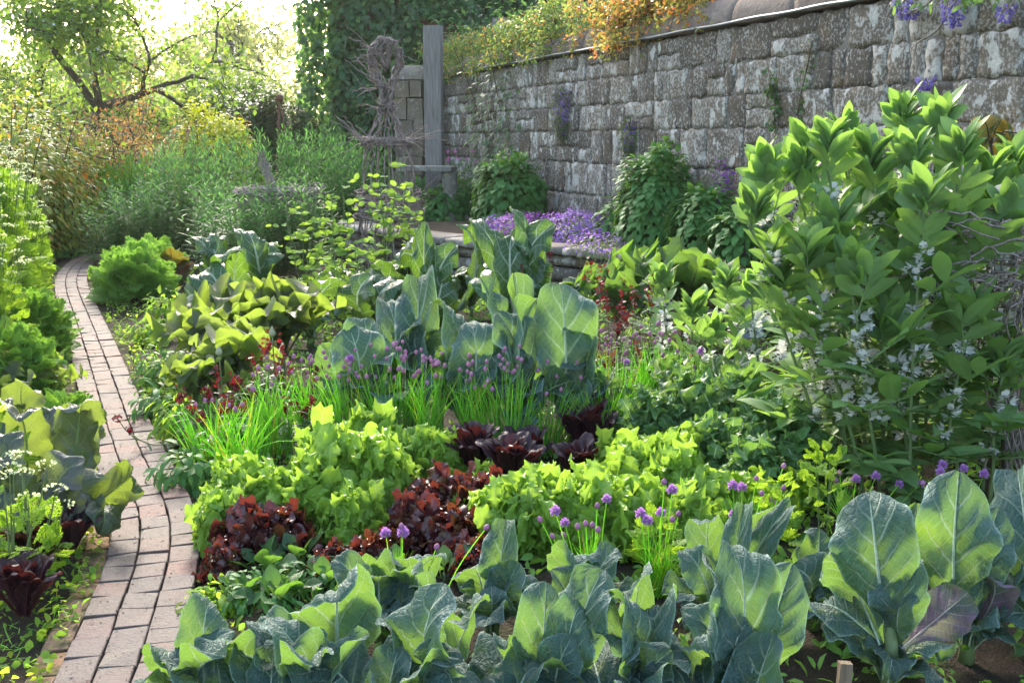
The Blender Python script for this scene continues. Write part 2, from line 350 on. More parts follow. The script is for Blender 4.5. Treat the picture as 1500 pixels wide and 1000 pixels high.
def garden_wall():
    rnd=random.Random(11); rs=np.random.RandomState(11); mb=MB()
    t=thing('stone_wall','long high weathered stone wall spotted with white lichen under a rounded coping','wall',(wr.x,wr.y,0))
    ang=math.atan2(WD.y,WD.x); t.rotation_euler=(0,0,ang)          # local x along the wall, local +y towards the garden
    z=.2; H=2.66; rows=[]
    while z<H-.12:
        h=min(rnd.choice([.18,.27,.36,.4,.31,.22]),H-z)
        if H-z-h<.14: h=H-z
        rows.append((z,h)); z+=h
    def block(x0,x1,z0,z1):
        g=.006; x0+=g;x1-=g;z0+=g*.8;z1-=g*.8; nx=max(4,int((x1-x0)/.055)+2); nz=max(4,int((z1-z0)/.055)+2)
        out=rnd.uniform(-.003,.007); ph=rs.uniform(0,6,6); tl=rnd.uniform(-.015,.015); V=[]
        for i in range(nz):
            for j in range(nx):
                a=j/(nx-1); b=i/(nz-1); e=min(a*(x1-x0),(1-a)*(x1-x0),b*(z1-z0),(1-b)*(z1-z0)); ed=1-min(1,e/.02)
                x=x0+(x1-x0)*a+ed*.013*math.sin(9*b+ph[0]+3*a)+(rnd.uniform(-.004,.004)); zz=z0+(z1-z0)*b+ed*.012*math.sin(11*a+ph[1]+2*b)+rnd.uniform(-.003,.003)
                y=out+tl*(a-.5)+.004*math.sin(13*x+ph[2])+.004*math.sin(15*zz+ph[3])+rnd.uniform(-.0025,.0025)-ed**2*.006
                V.append((x,y,zz))
        F=[(i*nx+j,i*nx+j+1,(i+1)*nx+j+1,(i+1)*nx+j) for i in range(nz-1) for j in range(nx-1)]; F=[f[::-1] for f in F]
        bd=[j for j in range(nx)]+[i*nx+nx-1 for i in range(1,nz)]+[(nz-1)*nx+j for j in range(nx-2,-1,-1)]+[i*nx for i in range(nz-2,0,-1)]
        n=len(V); V+=[(V[k][0],-.11,V[k][2]) for k in bd]; m=len(bd); F+=[(bd[k],bd[(k+1)%m],n+(k+1)%m,n+k) for k in range(m)]
        mb.add(V,F)
    for z0,h in rows:
        x=-rnd.uniform(0,.3)
        while x<WL:
            w=rnd.choice([.15,.22,.3,.36,.46,.6])*(1.1 if h>.27 else .9); w=min(w,WL-x) if WL-x<.75 else w
            if h>.28 and w>.25 and rnd.random()<.34: s=rnd.uniform(.4,.6); block(x,x+w,z0,z0+h*s); block(x,x+w,z0+h*s,z0+h)
            else: block(x,x+w,z0,z0+h)
            x+=w
    ob('masonry',mb.build('masonry',stone_mat('wall_stone',(.095,.077,.060),(.18,.155,.125),1.,0)),t)
    c=MB(); c.box((-.2,-.5,.1),(WL+.01,-.012,H-.02))
    q=NT('mortar'); p=q.obj(); ob('core',c.build('core',q.fin(q.bsdf(q.ramp(q.noise(9,4,.6,p),[(.3,(.13,.115,.10)),(.7,(.22,.205,.185))]),.95,q.bump(q.noise(40,4,.6,p),.8,.02),.1)),False),t)
    cm=MB(); x=-.2                                                # half-round coping stones
    while x<WL-.05:
        l=min(rnd.uniform(.7,1.15),WL-x+.04); n=14; V=[]
        ns=10
        for i in range(ns+1):
            xx=x+.0015+(l-.003)*i/ns; sh=.004 if i in(0,ns) else 0
            for k in range(n+1):
                a=PI*k/n; V.append((xx,-.24+(.28-sh)*math.cos(a)+rnd.uniform(-.004,.004),H+.025+(.31-sh)*math.sin(a)**.85+rnd.uniform(-.005,.005)))
        F=[(i*(n+1)+k,i*(n+1)+k+1,(i+1)*(n+1)+k+1,(i+1)*(n+1)+k) for i in range(ns) for k in range(n)]
        F+=[tuple(range(n+1))[::-1],tuple(ns*(n+1)+k for k in range(n+1))]+[(0,(ns)*(n+1),(ns)*(n+1)+n,n)]
        cm.add(V,F); x+=l
    q=NT('coping_stone'); p=q.obj(); cc=q.ramp(q.isl(),[(0.,(.17,.135,.115)),(1.,(.24,.195,.165))]); nn=q.noise(24,5,.7,p)
    cc=q.mix(q.ramp(nn,[(.42,0.),(.7,.7)]),cc,(.10,.085,.075)); cc=q.mix(q.ramp(q.noise(4,4,.6,p),[(.6,0.),(.72,.6)]),cc,(.33,.31,.27))
    ob('coping',cm.build('coping',q.fin(q.bsdf(cc,.9,q.bump(nn,.9,.02),.2))),t)
    # lower wall stub with its own coping beyond the timber posts
    return t
WALL=garden_wall()
def wire():
    m=MB(); q=NT('galvanised'); mm=q.fin(q.bsdf((.30,.31,.33),.5,None,.5,Metallic=.6)); P=[]
    for i in range(60):
        u=690+(1330-690)*i/59; p=wall_at(u)+WN*.06; P.append((p.x,p.y,2.70+.004*math.sin(i*.7)))
    m.tube(P,.013,6); tag(ob('wire_cable',m.build('wire_cable',mm)),'thin grey galvanised cable strung along the wall under the coping','cable')
wire()
def terrace():
    V=[];F=[]; n=len(LE)
    for p in LE:
        Y=p.y; e=p+Vector((.02,.05,0)); V.append((e.x,e.y,TZ-.03)); q=Vector((WP.x-.4*(Y-WP.y),Y,0)); q=q-WN*.1
        if q.x<e.x: q=e+Vector((.3,0,0))
        for k in (.33,.66,1.): V.append((e.x+(q.x-e.x)*k,e.y+(q.y-e.y)*k,TZ-.03+(.04 if k<1 else .0)))
    F=[(i*4+j,i*4+j+1,(i+1)*4+j+1,(i+1)*4+j) for i in range(n-1) for j in range(3)]
    tag(ob('terrace_soil',mesh('terrace_soil',V,F,None,bpy.data.materials['soil'])),None,None,None,'structure')
    rnd=random.Random(3); fr=MB(); cp=MB()
    C=Curve(spline(LE,14)); d=0
    def pt(d,off,z):
        x,y=C.at(d,off); return (x,y,z)
    # off>0 is right of travel (towards the back); face at off=0
    while d<C.L-.2:
        l=rnd.uniform(.5,1.0); l=min(l,C.L-d); g=.008; z1=TZ+rnd.uniform(-.008,.008); ns=8;V=[]
        for i in range(ns+1):
            dd=d+g+(l-2*g)*i/ns; j=rnd.uniform(-.012,.012); tz=z1+rnd.uniform(-.006,.006)
            for off,z in ((.42,z1-.075),(.42,z1),(-.04+j,tz),(-.065+j,tz-.012),(-.07+j,tz-.06),(-.05+j,tz-.08)): V.append(pt(dd,off,z))
        F=[(i*6+k,(i+1)*6+k,(i+1)*6+(k+1)%6,i*6+(k+1)%6) for i in range(ns) for k in range(6)]+[tuple(range(6)),tuple(ns*6+k for k in range(6))[::-1]]
        cp.add(V,F); d+=l
    for z0,h in ((0.,.13),(.13,.16),(.29,.13)):
        d=rnd.uniform(0,.1)
        while d<C.L-.1:
            l=min(rnd.uniform(.2,.5),C.L-d); V=[]; ns=4; o=rnd.uniform(-.02,.015)
            for i in range(ns+1):
                dd=d+.01+(l-.02)*i/ns
                for off,z in ((.12,z0+.01),(o+rnd.uniform(-.01,.01)+.015,z0+.012),(o+rnd.uniform(-.01,.01)-.005,z0+h*.5),(o+rnd.uniform(-.01,.01)+.015,z0+h-.012),(.12,z0+h-.01)): V.append(pt(dd,off,z))
            F=[(i*5+k,(i+1)*5+k,(i+1)*5+k+1,i*5+k+1) for i in range(ns) for k in range(4)]+[tuple(range(5)),tuple(ns*5+k for k in range(5))[::-1]]
            fr.add(V,F); d+=l
    t=thing('retaining_wall','low stone retaining wall capped with pale flat slabs along the raised terrace','retaining wall')
    ob('capstone_course',cp.build('capstone_course',stone_mat('slab_stone',(.2,.18,.16),(.29,.265,.24),.7,5)),t)
    ob('rubble_face',fr.build('rubble_face',stone_mat('rubble_stone',(.12,.1,.08),(.2,.17,.13),.6,9)),t)
terrace()
def wood(name,c1,c2):
    q=NT(name); p=q.map(q.obj(),(14,14,1.1)); n=q.noise(4,5,.6,p); c=q.ramp(n,[(.3,c1),(.7,c2)])
    return q.fin(q.bsdf(c,.85,q.bump(q.noise(6,5,.7,p),.6,.01),.2))
GREYW=wood('grey_timber',(.15,.135,.125),(.27,.25,.235)); 
def posts():
    for k,(u,v0,vt,Y,w,lab) in enumerate(((637,246,38,16.2,.27,'broad weathered grey timber post standing upright before the end of the wall'),(674,210,31,17.6,.22,'second grey timber post mostly hidden behind the rose, right of the broad one'))):
        b=A(u,v0,Y); tp=A(u,vt,Y)
        if k: b=wall_at(672)-WN*.75; tp=A(672,27,b.y)
        m=MB(); n=10; h=tp.z-.35; rnd=random.Random(k); V=[]
        for i in range(n+1):
            for (x,y) in ((-1,-1),(-.9,-1.06),(.9,-1.06),(1,-1),(1,1),(-1,1)): V.append((x*w/2+rnd.uniform(-.004,.004),y*w*.28,h*i/n+(rnd.uniform(-.01,.01) if i==n else 0)))
        F=[(i*6+j,i*6+(j+1)%6,(i+1)*6+(j+1)%6,(i+1)*6+j) for i in range(n) for j in range(6)]+[tuple(n*6+j for j in range(6))]
        m.add(V,F); o=ob('timber_post',m.build('timber_post',GREYW,False),None,(b.x,b.y,.35)); o.rotation_euler=(0,0,R(-14)); tag(o,lab,'post')
    c=A(627,243,15.6); t=thing('stone_bench','pale stone slab bench standing at the foot of the timber post','bench',(c.x,c.y,0),R(-10)); zt=c.z
    sm=stone_mat('bench_stone',(.2,.19,.17),(.27,.26,.23),.5,2); q=MB(); rnd=random.Random(7)
    V=[];rr=[(-.4,-.2),(.4,-.2),(.4,.2),(-.4,.2)]
    for z,s in ((zt-.08,.97),(zt-.07,1),(zt-.012,1),(zt,.975)): V+=[(x*s,y*s,z) for x,y in rr]
    F=[(a*4+i,a*4+(i+1)%4,a*4+4+(i+1)%4,a*4+4+i) for a in range(3) for i in range(4)]+[(12,13,14,15),(3,2,1,0)]
    q.add(V,F); ob('slab',q.build('slab',sm,False),t)
    for sx in (-.33,.33):
        q=MB(); q.tube([(sx,0,0),(sx,0,.1),(sx,0,zt*.6),(sx,0,zt-.1),(sx,0,zt-.08)],[.14,.12,.1,.12,.13],10); ob('support',q.build('support',sm),t)
    # lower wall stub left of the posts
    a=A(603,100,18.6); t=thing('wall_stub','short paler stone pier with rounded top, left of the broad timber post','wall',(a.x,a.y,0),R(-8)); q=MB(); rnd=random.Random(5); z=0; H=a.z-.22
    while z<H:
        h=min(rnd.uniform(.25,.4),H-z+.001); x=-.26
        while x<.25:
            w=min(rnd.uniform(.2,.34),.26-x); q.box((x+.008,-.3+rnd.uniform(-.012,.012),z+.008),(x+w-.008,.3,z+h-.008),0,None,.008,rnd); x+=w
            if .26-x<.05: break
        z+=h
    ob('masonry',q.build('masonry',stone_mat('stub_stone',(.17,.13,.09),(.25,.2,.14),.35,4),False),t)
    q=MB(); V=[];n=12
    for x in (-.3,-.1,.1,.29):
        for k in range(n+1): an=PI*k/n; V.append((x,.32*math.cos(an),H+.01+.26*math.sin(an)))
    F=[(i*(n+1)+k,i*(n+1)+k+1,(i+1)*(n+1)+k+1,(i+1)*(n+1)+k) for i in range(3) for k in range(n)]+[tuple(range(n+1))[::-1],tuple(3*(n+1)+k for k in range(n+1))]
    q.add(V,F); ob('coping',q.build('coping',bpy.data.materials['stub_stone']),t)
posts()
# ------------------------------------------------------------------ plant materials
M={}
M['cauli']=leafmat('cauliflower_leaf',(.072,.132,.122),(.52,.63,.48),(.42,.78,.03),.25,7,1.9,.13,.11,.6,.25,.25,bump=1.,edge=((.28,.38,.34),.92),blotch=((.19,.24,.08),2.6,.64))
M['caulip']=leafmat('purpled_leaf',(.12,.13,.15),(.45,.42,.4),(.30,.40,.06),.33,7,1.7,.085,.07,.55,.3,.2,bump=.35,blotch=((.20,.11,.19),3.5,.45))
M['chard']=leafmat('chard_leaf',(.032,.092,.026),(.58,.64,.46),(.36,.68,.03),.27,8,1.3,.09,.2,.33,.5,.2,bump=.5)
M['chardred']=leafmat('ruby_chard_leaf',(.045,.055,.02),(.38,.03,.035),(.30,.30,.02),.42,8,1.3,.12,.16,.3,.5,.2,bump=.5)
M['mustard']=leafmat('mustard_leaf',(.04,.06,.038),(.24,.32,.12),(.62,.90,.03),.25,8,1.5,.09,.13,.33,.55,.2,tint=(.065,.06,.075),tintp=.5,bump=.6)
M['kalep']=leafmat('kale_leaf',(.075,.10,.05),(.12,.055,.11),(.50,.74,.03),.48,6,1.9,.07,.06,.5,.35,.2,tint=(.07,.065,.075),tintp=.35,bump=.4)
M['kaleg']=leafmat('green_kale_leaf',(.07,.13,.045),(.13,.06,.10),(.36,.66,.05),.42,6,1.9,.06,.06,.5,.35,.2,bump=.4)
M['curly']=leafmat('curly_kale_leaf',(.085,.20,.055),(.50,.58,.38),(.28,.50,.04),.36,6,1.6,.05,.13,.45,.4,.2,bump=.3)
M['curlyw']=leafmat('variegated_kale_leaf',(.07,.15,.05),(.72,.75,.62),(.4,.6,.1),.38,6,1.6,.22,.3,.45,.4,.2,bump=.3)
M['lime']=leafmat('lime_lettuce_leaf',(.22,.38,.045),(.38,.52,.14),(.52,.78,.07),.40,5,1.4,.07,.12,.38,.4,.18)
M['oakred']=leafmat('red_lettuce_leaf',(.062,.018,.022),(.22,.06,.06),(.34,.055,.018),.27,5,1.4,.06,.07,.25,.6,.3,tint=(.10,.05,.015),tintp=.3)
M['cosred']=leafmat('dark_cos_leaf',(.042,.017,.024),(.11,.03,.04),(.20,.03,.015),.24,7,1.4,.06,.10,.4,.5,.35,bump=.5)
M['spin']=leafmat('spinach_leaf',(.045,.12,.04),(.13,.24,.09),(.3,.6,.04),.38,6,1.6,.06,.07,.35,.45,.15,bump=.3)
M['bean']=leafmat('bean_leaf',(.18,.30,.115),(.28,.39,.18),(.42,.72,.05),.42,9,1.2,.05,.05,.5,.3,.16,blotch=((.13,.10,.05),42,.66))
M['pea']=leafmat('pea_leaf',(.17,.30,.08),(.2,.32,.12),(.48,.72,.04),.46,6,1.3,.05,.05,.7,.15,.2)
M['stem']=leafmat('bean_stem',(.16,.22,.09),None,(.3,.4,.05),.12,var=.2)
M['darkstem']=leafmat('brown_stem',(.09,.06,.04),None,(.2,.1,.05),.0,var=.2)
M['chive']=leafmat('chive_blade',(.18,.36,.06),None,(.5,.8,.06),.45,var=.3,pstops=[(0.,(.14,.33,.06)),(.9,(.24,.42,.06)),(.97,(.36,.28,.08))])
M['bud']=leafmat('chive_bud',(.44,.20,.34),None,(.5,.2,.45),.3,var=.25)
M['chflower']=leafmat('chive_flower',(.50,.25,.58),None,(.6,.3,.7),.4,var=.3)
M['cherv']=leafmat('chervil_leaf',(.21,.36,.05),None,(.65,.92,.05),.5,var=.3)
M['cherv2']=leafmat('chervil_shade_leaf',(.17,.34,.07),None,(.38,.65,.04),.45,var=.3)
M['umbel']=leafmat('umbel_flower',(.62,.68,.42),None,(.8,.85,.4),.45,var=.2)
M['carrot']=leafmat('carrot_leaf',(.2,.37,.09),None,(.42,.72,.06),.45,var=.25)
M['tarr']=leafmat('narrow_leaf',(.05,.14,.045),None,(.24,.52,.06),.33,rough=.6,spec=.2,var=.3,pstops=[(0.,(.04,.12,.035)),(.7,(.06,.16,.045)),(1.,(.10,.21,.07))])
M['sword']=leafmat('sword_leaf',(.12,.26,.03),None,(.6,.85,.04),.5,var=.25)
M['euph']=leafmat('spurge_bract',(.44,.47,.03),None,(.85,.9,.03),.45,var=.2)
M['mound']=leafmat('mound_leaf',(.075,.20,.05),(.11,.26,.09),(.26,.5,.06),.3,7,1.4,.06,.04,.55,.25,.25)
M['aubf']=leafmat('aubrieta_foliage',(.10,.14,.07),None,(.3,.4,.1),.35,var=.3)
M['aub']=leafmat('aubrieta_petal',(.2,.09,.46),None,(.3,.15,.65),.3,var=.2,pstops=[(0.,(.15,.08,.44)),(.6,(.21,.11,.5)),(1.,(.28,.13,.48))])
M['aubm']=leafmat('magenta_petal',(.26,.035,.40),None,(.55,.1,.7),.35,var=.2)
M['wist']=leafmat('wisteria_petal',(.22,.17,.52),None,(.35,.3,.7),.35,var=.25)
M['pinkf']=leafmat('pink_petal',(.55,.15,.42),None,(.7,.25,.5),.4,var=.2)
M['orangef']=leafmat('orange_petal',(.70,.22,.02),None,(.9,.35,.03),.45,var=.2)
M['redf']=leafmat('wallflower_petal',(.24,.012,.014),None,(.26,.01,.015),.25,var=.35,pstops=[(0.,(.03,.008,.012)),(.55,(.075,.006,.012)),(1.,(.17,.01,.012))])
M['greyleaf']=leafmat('wallflower_leaf',(.10,.15,.09),None,(.3,.45,.08),.36,var=.25)
M['rose']=leafmat('rose_leaf',(.10,.15,.05),None,(.4,.5,.05),.4,rough=.38,spec=.45,var=.25,pstops=[(0.,(.05,.11,.04)),(.6,(.09,.16,.045)),(.78,(.2,.23,.05)),(.9,(.28,.19,.05)),(1.,(.26,.09,.05))])
M['roseo']=leafmat('young_rose_leaf',(.2,.15,.05),None,(.6,.4,.05),.42,rough=.38,spec=.45,var=.25,pstops=[(0.,(.06,.12,.035)),(.38,(.12,.17,.04)),(.6,(.26,.20,.05)),(.8,(.34,.15,.05)),(1.,(.28,.07,.05))])
M['ivy']=leafmat('ivy_leaf',(.05,.115,.045),None,(.26,.5,.05),.36,rough=.4,spec=.4,var=.35,pstops=[(0.,(.035,.085,.035)),(.75,(.055,.125,.045)),(1.,(.10,.19,.05))])
M['haw']=leafmat('hawthorn_leaf',(.10,.19,.03),None,(.45,.65,.05),.38,var=.35,pstops=[(0.,(.06,.125,.03)),(.6,(.10,.19,.035)),(1.,(.2,.26,.04))])
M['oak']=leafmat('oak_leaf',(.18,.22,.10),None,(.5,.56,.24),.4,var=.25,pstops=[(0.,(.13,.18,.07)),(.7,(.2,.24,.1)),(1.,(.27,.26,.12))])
M['apple']=leafmat('apple_leaf',(.12,.19,.06),None,(.45,.6,.1),.45,var=.25)
M['blossom']=leafmat('blossom_petal',(.75,.72,.70),None,(.8,.75,.72),.4,var=.1)
M['farhedge']=leafmat('hedge_leaf',(.05,.09,.035),None,(.22,.4,.06),.36,var=.35)
M['bronze']=leafmat('bronze_leaf',(.28,.13,.04),None,(.6,.35,.08),.4,var=.3,pstops=[(0.,(.14,.15,.05)),(.45,(.25,.15,.06)),(1.,(.24,.09,.06))])
M['gold']=leafmat('golden_leaf',(.2,.25,.04),None,(.52,.62,.05),.32,var=.3,pstops=[(0.,(.09,.16,.035)),(.5,(.17,.23,.04)),(.8,(.27,.26,.04)),(1.,(.34,.17,.05))])
M['dock']=leafmat('dock_leaf',(.09,.18,.04),(.16,.28,.08),(.4,.68,.04),.42,7,1.4,.06,.06,.4,.4,.2)
M['weed']=leafmat('weed_leaf',(.13,.24,.03),None,(.45,.7,.04),.42,rough=.7,spec=.15,var=.35,pstops=[(0.,(.07,.16,.03)),(.6,(.13,.24,.035)),(1.,(.26,.33,.03))])
M['sumac']=leafmat('fern_leaf',(.12,.14,.03),None,(.4,.42,.04),.4,var=.25,pstops=[(0.,(.05,.11,.05)),(.5,(.14,.15,.03)),(1.,(.32,.20,.03))])
def bark(name,c1,c2,sc=16):
    q=NT(name); p=q.map(q.obj(),(1,1,.35)); n=q.noise(sc,5,.7,p); return q.fin(q.bsdf(q.ramp(n,[(.3,c1),(.7,c2)]),.85,q.bump(n,.7,.02),.25))
M['bark']=bark('bark',(.06,.05,.042),(.15,.13,.11))
M['twig']=bark('willow_twig',(.14,.11,.10),(.38,.31,.28),40)
M['palewood']=bark('bleached_branch',(.22,.19,.16),(.36,.32,.28),20)
def plain(name,c,rough=.7,**k): q=NT(name); n=q.noise(30,4,.6,q.obj()); return q.fin(q.bsdf(q.mix(q.ramp(n,[(.3,0.),(.8,.7)]),c,tuple(x*.55 for x in c)),rough,q.bump(n,.3,.01),.35))
M['white']=leafmat('bean_petal',(.86,.85,.82),None,(.8,.8,.75),.3,var=.08)
M['black']=plain('bean_petal_spot',(.012,.01,.014))
M['seed']=plain('seed_head',(.35,.36,.22))
# ------------------------------------------------------------------ leaf libraries
PC=((0,.16),(.14,.12),(.26,.3),(.45,.82),(.64,1),(.84,.84),(.95,.5),(1,.12))
def lib(name,mat,n,**k):
    out=[]
    for i in range(n):
        rs=random.Random(hash(name)%97 if 0 else sum(map(ord,name))+i*13); kk=dict(k); kk['seed']=i*7+3
        for q,s in (('bend',.3),('ruf',.4),('fold',.3),('lobe',.25)):
            if q in kk: kk[q]=kk[q]*rs.uniform(1-s,1+s)
        kk['twist']=rs.uniform(-.5,.5)*k.get('tws',1); kk.pop('tws',None)
        out.append(lm(name,leaf(**kk),mat))
    return out
LB={}
cl=dict(W=.64,nu=15,nv=24,prof=PC,b0=.62,bend=-1.6,fold=.3,cup=.12,ruf=.11,rf=2.1,puck=.085,nvn=7,kv=1.9,lobe=.10,lf=4.3,rib=.024,wav=.12,tws=1.2)
LB['cauli']=lib('cauliflower_leaf',M['cauli'],5,**cl)+lib('cauliflower_leaf',M['cauli'],4,**{**cl,'prof':((0,.14),(.12,.12),(.22,.4),(.42,.95),(.55,1),(.75,.8),(.92,.42),(1,.1)),'bend':-2.6,'bp':2.6,'b0':.55,'lf':6})+lib('cauliflower_leaf',M['cauli'],3,**{**cl,'W':.6,'fold':.6,'bend':-1.1,'lf':3,'lobe':.2})
LB['caulip']=lib('purpled_leaf',M['caulip'],2,**{**cl,'bend':-1.3})
LB['chard']=lib('chard_leaf',M['chard'],6,W=.46,nu=13,nv=22,prof=((0,.2),(.22,.2),(.34,.55),(.5,.95),(.68,1),(.86,.75),(1,.1)),b0=1.1,bend=-2.9,bp=1.7,fold=.3,cup=.25,ruf=.10,rf=3.6,puck=.09,nvn=8,kv=1.3,lobe=.05,rib=.026,wav=.08)
LB['chardred']=lib('ruby_chard_leaf',M['chardred'],3,W=.46,nu=11,nv=18,prof=((0,.18),(.25,.18),(.38,.6),(.55,1),(.75,.9),(1,.1)),b0=.4,bend=-1.2,fold=.3,ruf=.07,rf=3.6,puck=.05,nvn=8,kv=1.3,rib=.024)
LB['mustard']=lib('mustard_leaf',M['mustard'],6,W=.58,nu=15,nv=30,prof=((0,.22),(.15,.2),(.3,.4),(.5,.9),(.7,1),(.88,.75),(1,.12)),b0=.9,bend=-2.3,bp=2,fold=.3,cup=.2,ruf=.12,rf=2.6,puck=.10,nvn=8,kv=1.5,lobe=.12,lf=7,rib=.028,wav=.1)
LB['kalep']=lib('kale_leaf',M['kalep'],6,W=.78,nu=15,nv=44,prof=((0,.08),(.3,.08),(.38,.45),(.55,.9),(.75,1),(.9,.75),(1,.2)),b0=.35,bend=-.8,fold=.35,ruf=.2,rf=3.6,puck=.02,nvn=6,kv=1.9,lobe=.28,lf=9,rib=.016)
LB['kaleg']=lib('green_kale_leaf',M['kaleg'],4,W=.8,nu=15,nv=44,prof=((0,.08),(.3,.08),(.38,.45),(.55,.9),(.75,1),(.9,.75),(1,.2)),b0=.35,bend=-.8,fold=.35,ruf=.2,rf=3.8,puck=.02,nvn=6,kv=1.9,lobe=.28,lf=9,rib=.016)
cu=dict(W=.6,nu=13,nv=26,prof=((0,.1),(.2,.2),(.35,.6),(.6,1),(.85,.8),(1,.3)),b0=.3,bend=-1.,fold=.2,ruf=.15,rf=7,puck=.02,nvn=6,kv=1.6,lobe=.3,lf=14,rib=.022)
LB['curly']=lib('curly_kale_leaf',M['curly'],5,**{**cu,'W':.5,'nv':44,'nu':15,'rf':4.6,'ruf':.3,'bend':-.8,'fold':.5,'lobe':.22,'lf':7}); LB['curlyw']=lib('variegated_kale_leaf',M['curlyw'],3,**{**cu,'nv':44,'nu':15,'rf':4.6,'ruf':.22,'lobe':.25,'lf':7})
LB['spin']=lib('spinach_leaf',M['spin'],3,W=.6,nu=9,nv=12,prof=((0,.07),(.35,.07),(.45,.7),(.6,1),(.8,.75),(1,.1)),b0=.3,bend=-.7,fold=.15,puck=.03,nvn=6,ruf=.02,rib=.014)
LB['dock']=lib('dock_leaf',M['dock'],3,W=.34,nu=9,nv=14,prof=((0,.12),(.2,.12),(.32,.7),(.5,1),(.75,.75),(1,.06)),b0=.3,bend=-.9,fold=.25,ruf=.06,rf=4,puck=.02,rib=.014)
def put(parent,name,me,pos,D,Up,L,W=None):
    m=m4(pos,D,Up,1.0); s=Matrix.Diagonal((W or L,L,(L+(W or L))/2,1)); return ob(name,me,parent,None,m@s)
def hand(t,key,name,b,tip,wid,face,i,nomw=.64):
    """one leaf from local point b to tip, wid metres broad, upper side towards face"""
    d=Vector(tip)-Vector(b); L=d.length*(1.33 if key=='chard' else 1.12); me=LB[key][i%len(LB[key])]
    return put(t,name,me,b,d,face,L,max(.35*L,wid/nomw))
def rosette(t,key,n,L,rnd,el=(78,25),r0=.02,name='leaf',wf=1.,z0=.03,lean=(0,0),az0=None,inner=.55):
    a=az0 if az0 is not None else rnd.uniform(0,6)
    for i in range(n):
        f=i/max(1,n-1); a+=2.399+rnd.uniform(-.3,.3); e=R(el[0]+(el[1]-el[0])*f+rnd.uniform(-9,9)); l=L*(inner+(1-inner)*min(1,f*1.5))*rnd.uniform(.82,1.12)
        D=Vector((math.cos(a)*math.cos(e)+lean[0],math.sin(a)*math.cos(e)+lean[1],math.sin(e)))
        U=Vector((-math.cos(a)*math.sin(e)+rnd.uniform(-.25,.25),-math.sin(a)*math.sin(e)+rnd.uniform(-.25,.25),math.cos(e)+.12))
        put(t,name,rnd.choice(LB[key]),(math.cos(a)*r0,math.sin(a)*r0,z0+.05*(1-f)*L),D,U,l,l*wf*rnd.uniform(.85,1.15))
def stump(t,r=.02,h=.1,mat='stem',name='stem'):
    m=MB(); m.tube([(0,0,-.02),(.004,0,h*.5),(0,.003,h)],[r*1.2,r,r*.75],7); return ob(name,m.build(name,M[mat]),t)
def lettuce(name,mat,n,seed,L=.16,W=.85,el=(82,12),prof=((0,.18),(.25,.3),(.55,.9),(.8,1),(1,.5)),ruf=.1,rf=3.,lobe=.22,lf=7,bend=-1.,puck=.03,nu=9,nv=11,cup=-.1,r0=.015,inner=.6,bp=1.5,wf=(.9,1.15)):
    rnd=random.Random(seed); P=[];a=0
    for i in range(n):
        f=i/(n-1); g=leaf(L=1,W=W,nu=nu,nv=nv,prof=prof,b0=.1,bend=bend*rnd.uniform(.6,1.3),bp=bp,fold=.25,cup=cup,ruf=ruf*rnd.uniform(.7,1.3),rf=rf*rnd.uniform(.8,1.2),puck=puck,nvn=5,kv=1.4,lobe=lobe,lf=lf*rnd.uniform(.8,1.2),seed=seed*50+i,rib=.02)
        a+=2.399+rnd.uniform(-.35,.35); e=R(el[0]+(el[1]-el[0])*f**.8+rnd.uniform(-8,8)); l=L*(inner+(1-inner)*f)*rnd.uniform(.85,1.12)
        D=(math.cos(a)*math.cos(e),math.sin(a)*math.cos(e),math.sin(e)); U=(-math.cos(a)*math.sin(e),-math.sin(a)*math.sin(e),math.cos(e)+.1)
        P.append(scat(g,[(math.cos(a)*r0,math.sin(a)*r0,.015+.03*(1-f)*L/.16)],[D],[U],np.array([l])))
    return lm(name,join(*P),M[mat])
def lobeset(n,seed,red=False):
    out=[]
    for i in range(n):
        rd=random.Random(seed+i)
        if red: out.append(leaf(1,rd.uniform(.55,.8),9,13,((0,.3),(.25,.6),(.55,.95),(.8,1),(.95,.75),(1,.5)),.3,rd.uniform(-1.4,-.3),1.8,.1,rd.uniform(-.3,.3),.15,rd.uniform(1.6,2.6),.03,5,1.4,.3,rd.uniform(2.5,4),rd.uniform(-.6,.6),0,seed+i))
        else: out.append(leaf(1,rd.uniform(.85,1.25),9,17,((0,.4),(.25,.8),(.55,1),(.8,.95),(.93,.7),(1,.35)),.4,rd.uniform(-1.5,-.4),1.8,.1,rd.uniform(-.3,.3),.16,rd.uniform(1.8,3.),.04,5,1.4,.26,rd.uniform(3,4.6),rd.uniform(-.6,.6),0,seed+i))
    return out
def frillhead(name,mat,n,rx,H,ls,seed,red=False):
    rs=np.random.RandomState(seed); LS=lobeset(7,seed*31,red); d=rdir(rs,n,-.02,1); k=rs.uniform(.5,1,n)*(1-.25*np.abs(d[:,2])*rs.uniform(0,1,n))*(1+.2*np.sin(d[:,0]*5+seed)*np.cos(d[:,1]*5+seed*2)); P=d*k[:,None]*[rx,rx,H]-d*[.5,.5,.5]*ls
    D=([0,0,1.]-d*d[:,2:3])*.8+d*.45+rs.normal(0,.45,(n,3)); U=d+[0,0,.55]+rs.normal(0,.45,(n,3)); sc=ls*rs.uniform(.65,1.3,n); q=rs.randint(0,7,n)
    P[:,2]=np.maximum(P[:,2],.005); return lm(name,join(*[scat(LS[a],P[q==a],D[q==a],U[q==a],sc[q==a]) for a in range(7) if (q==a).any()]),M[mat])
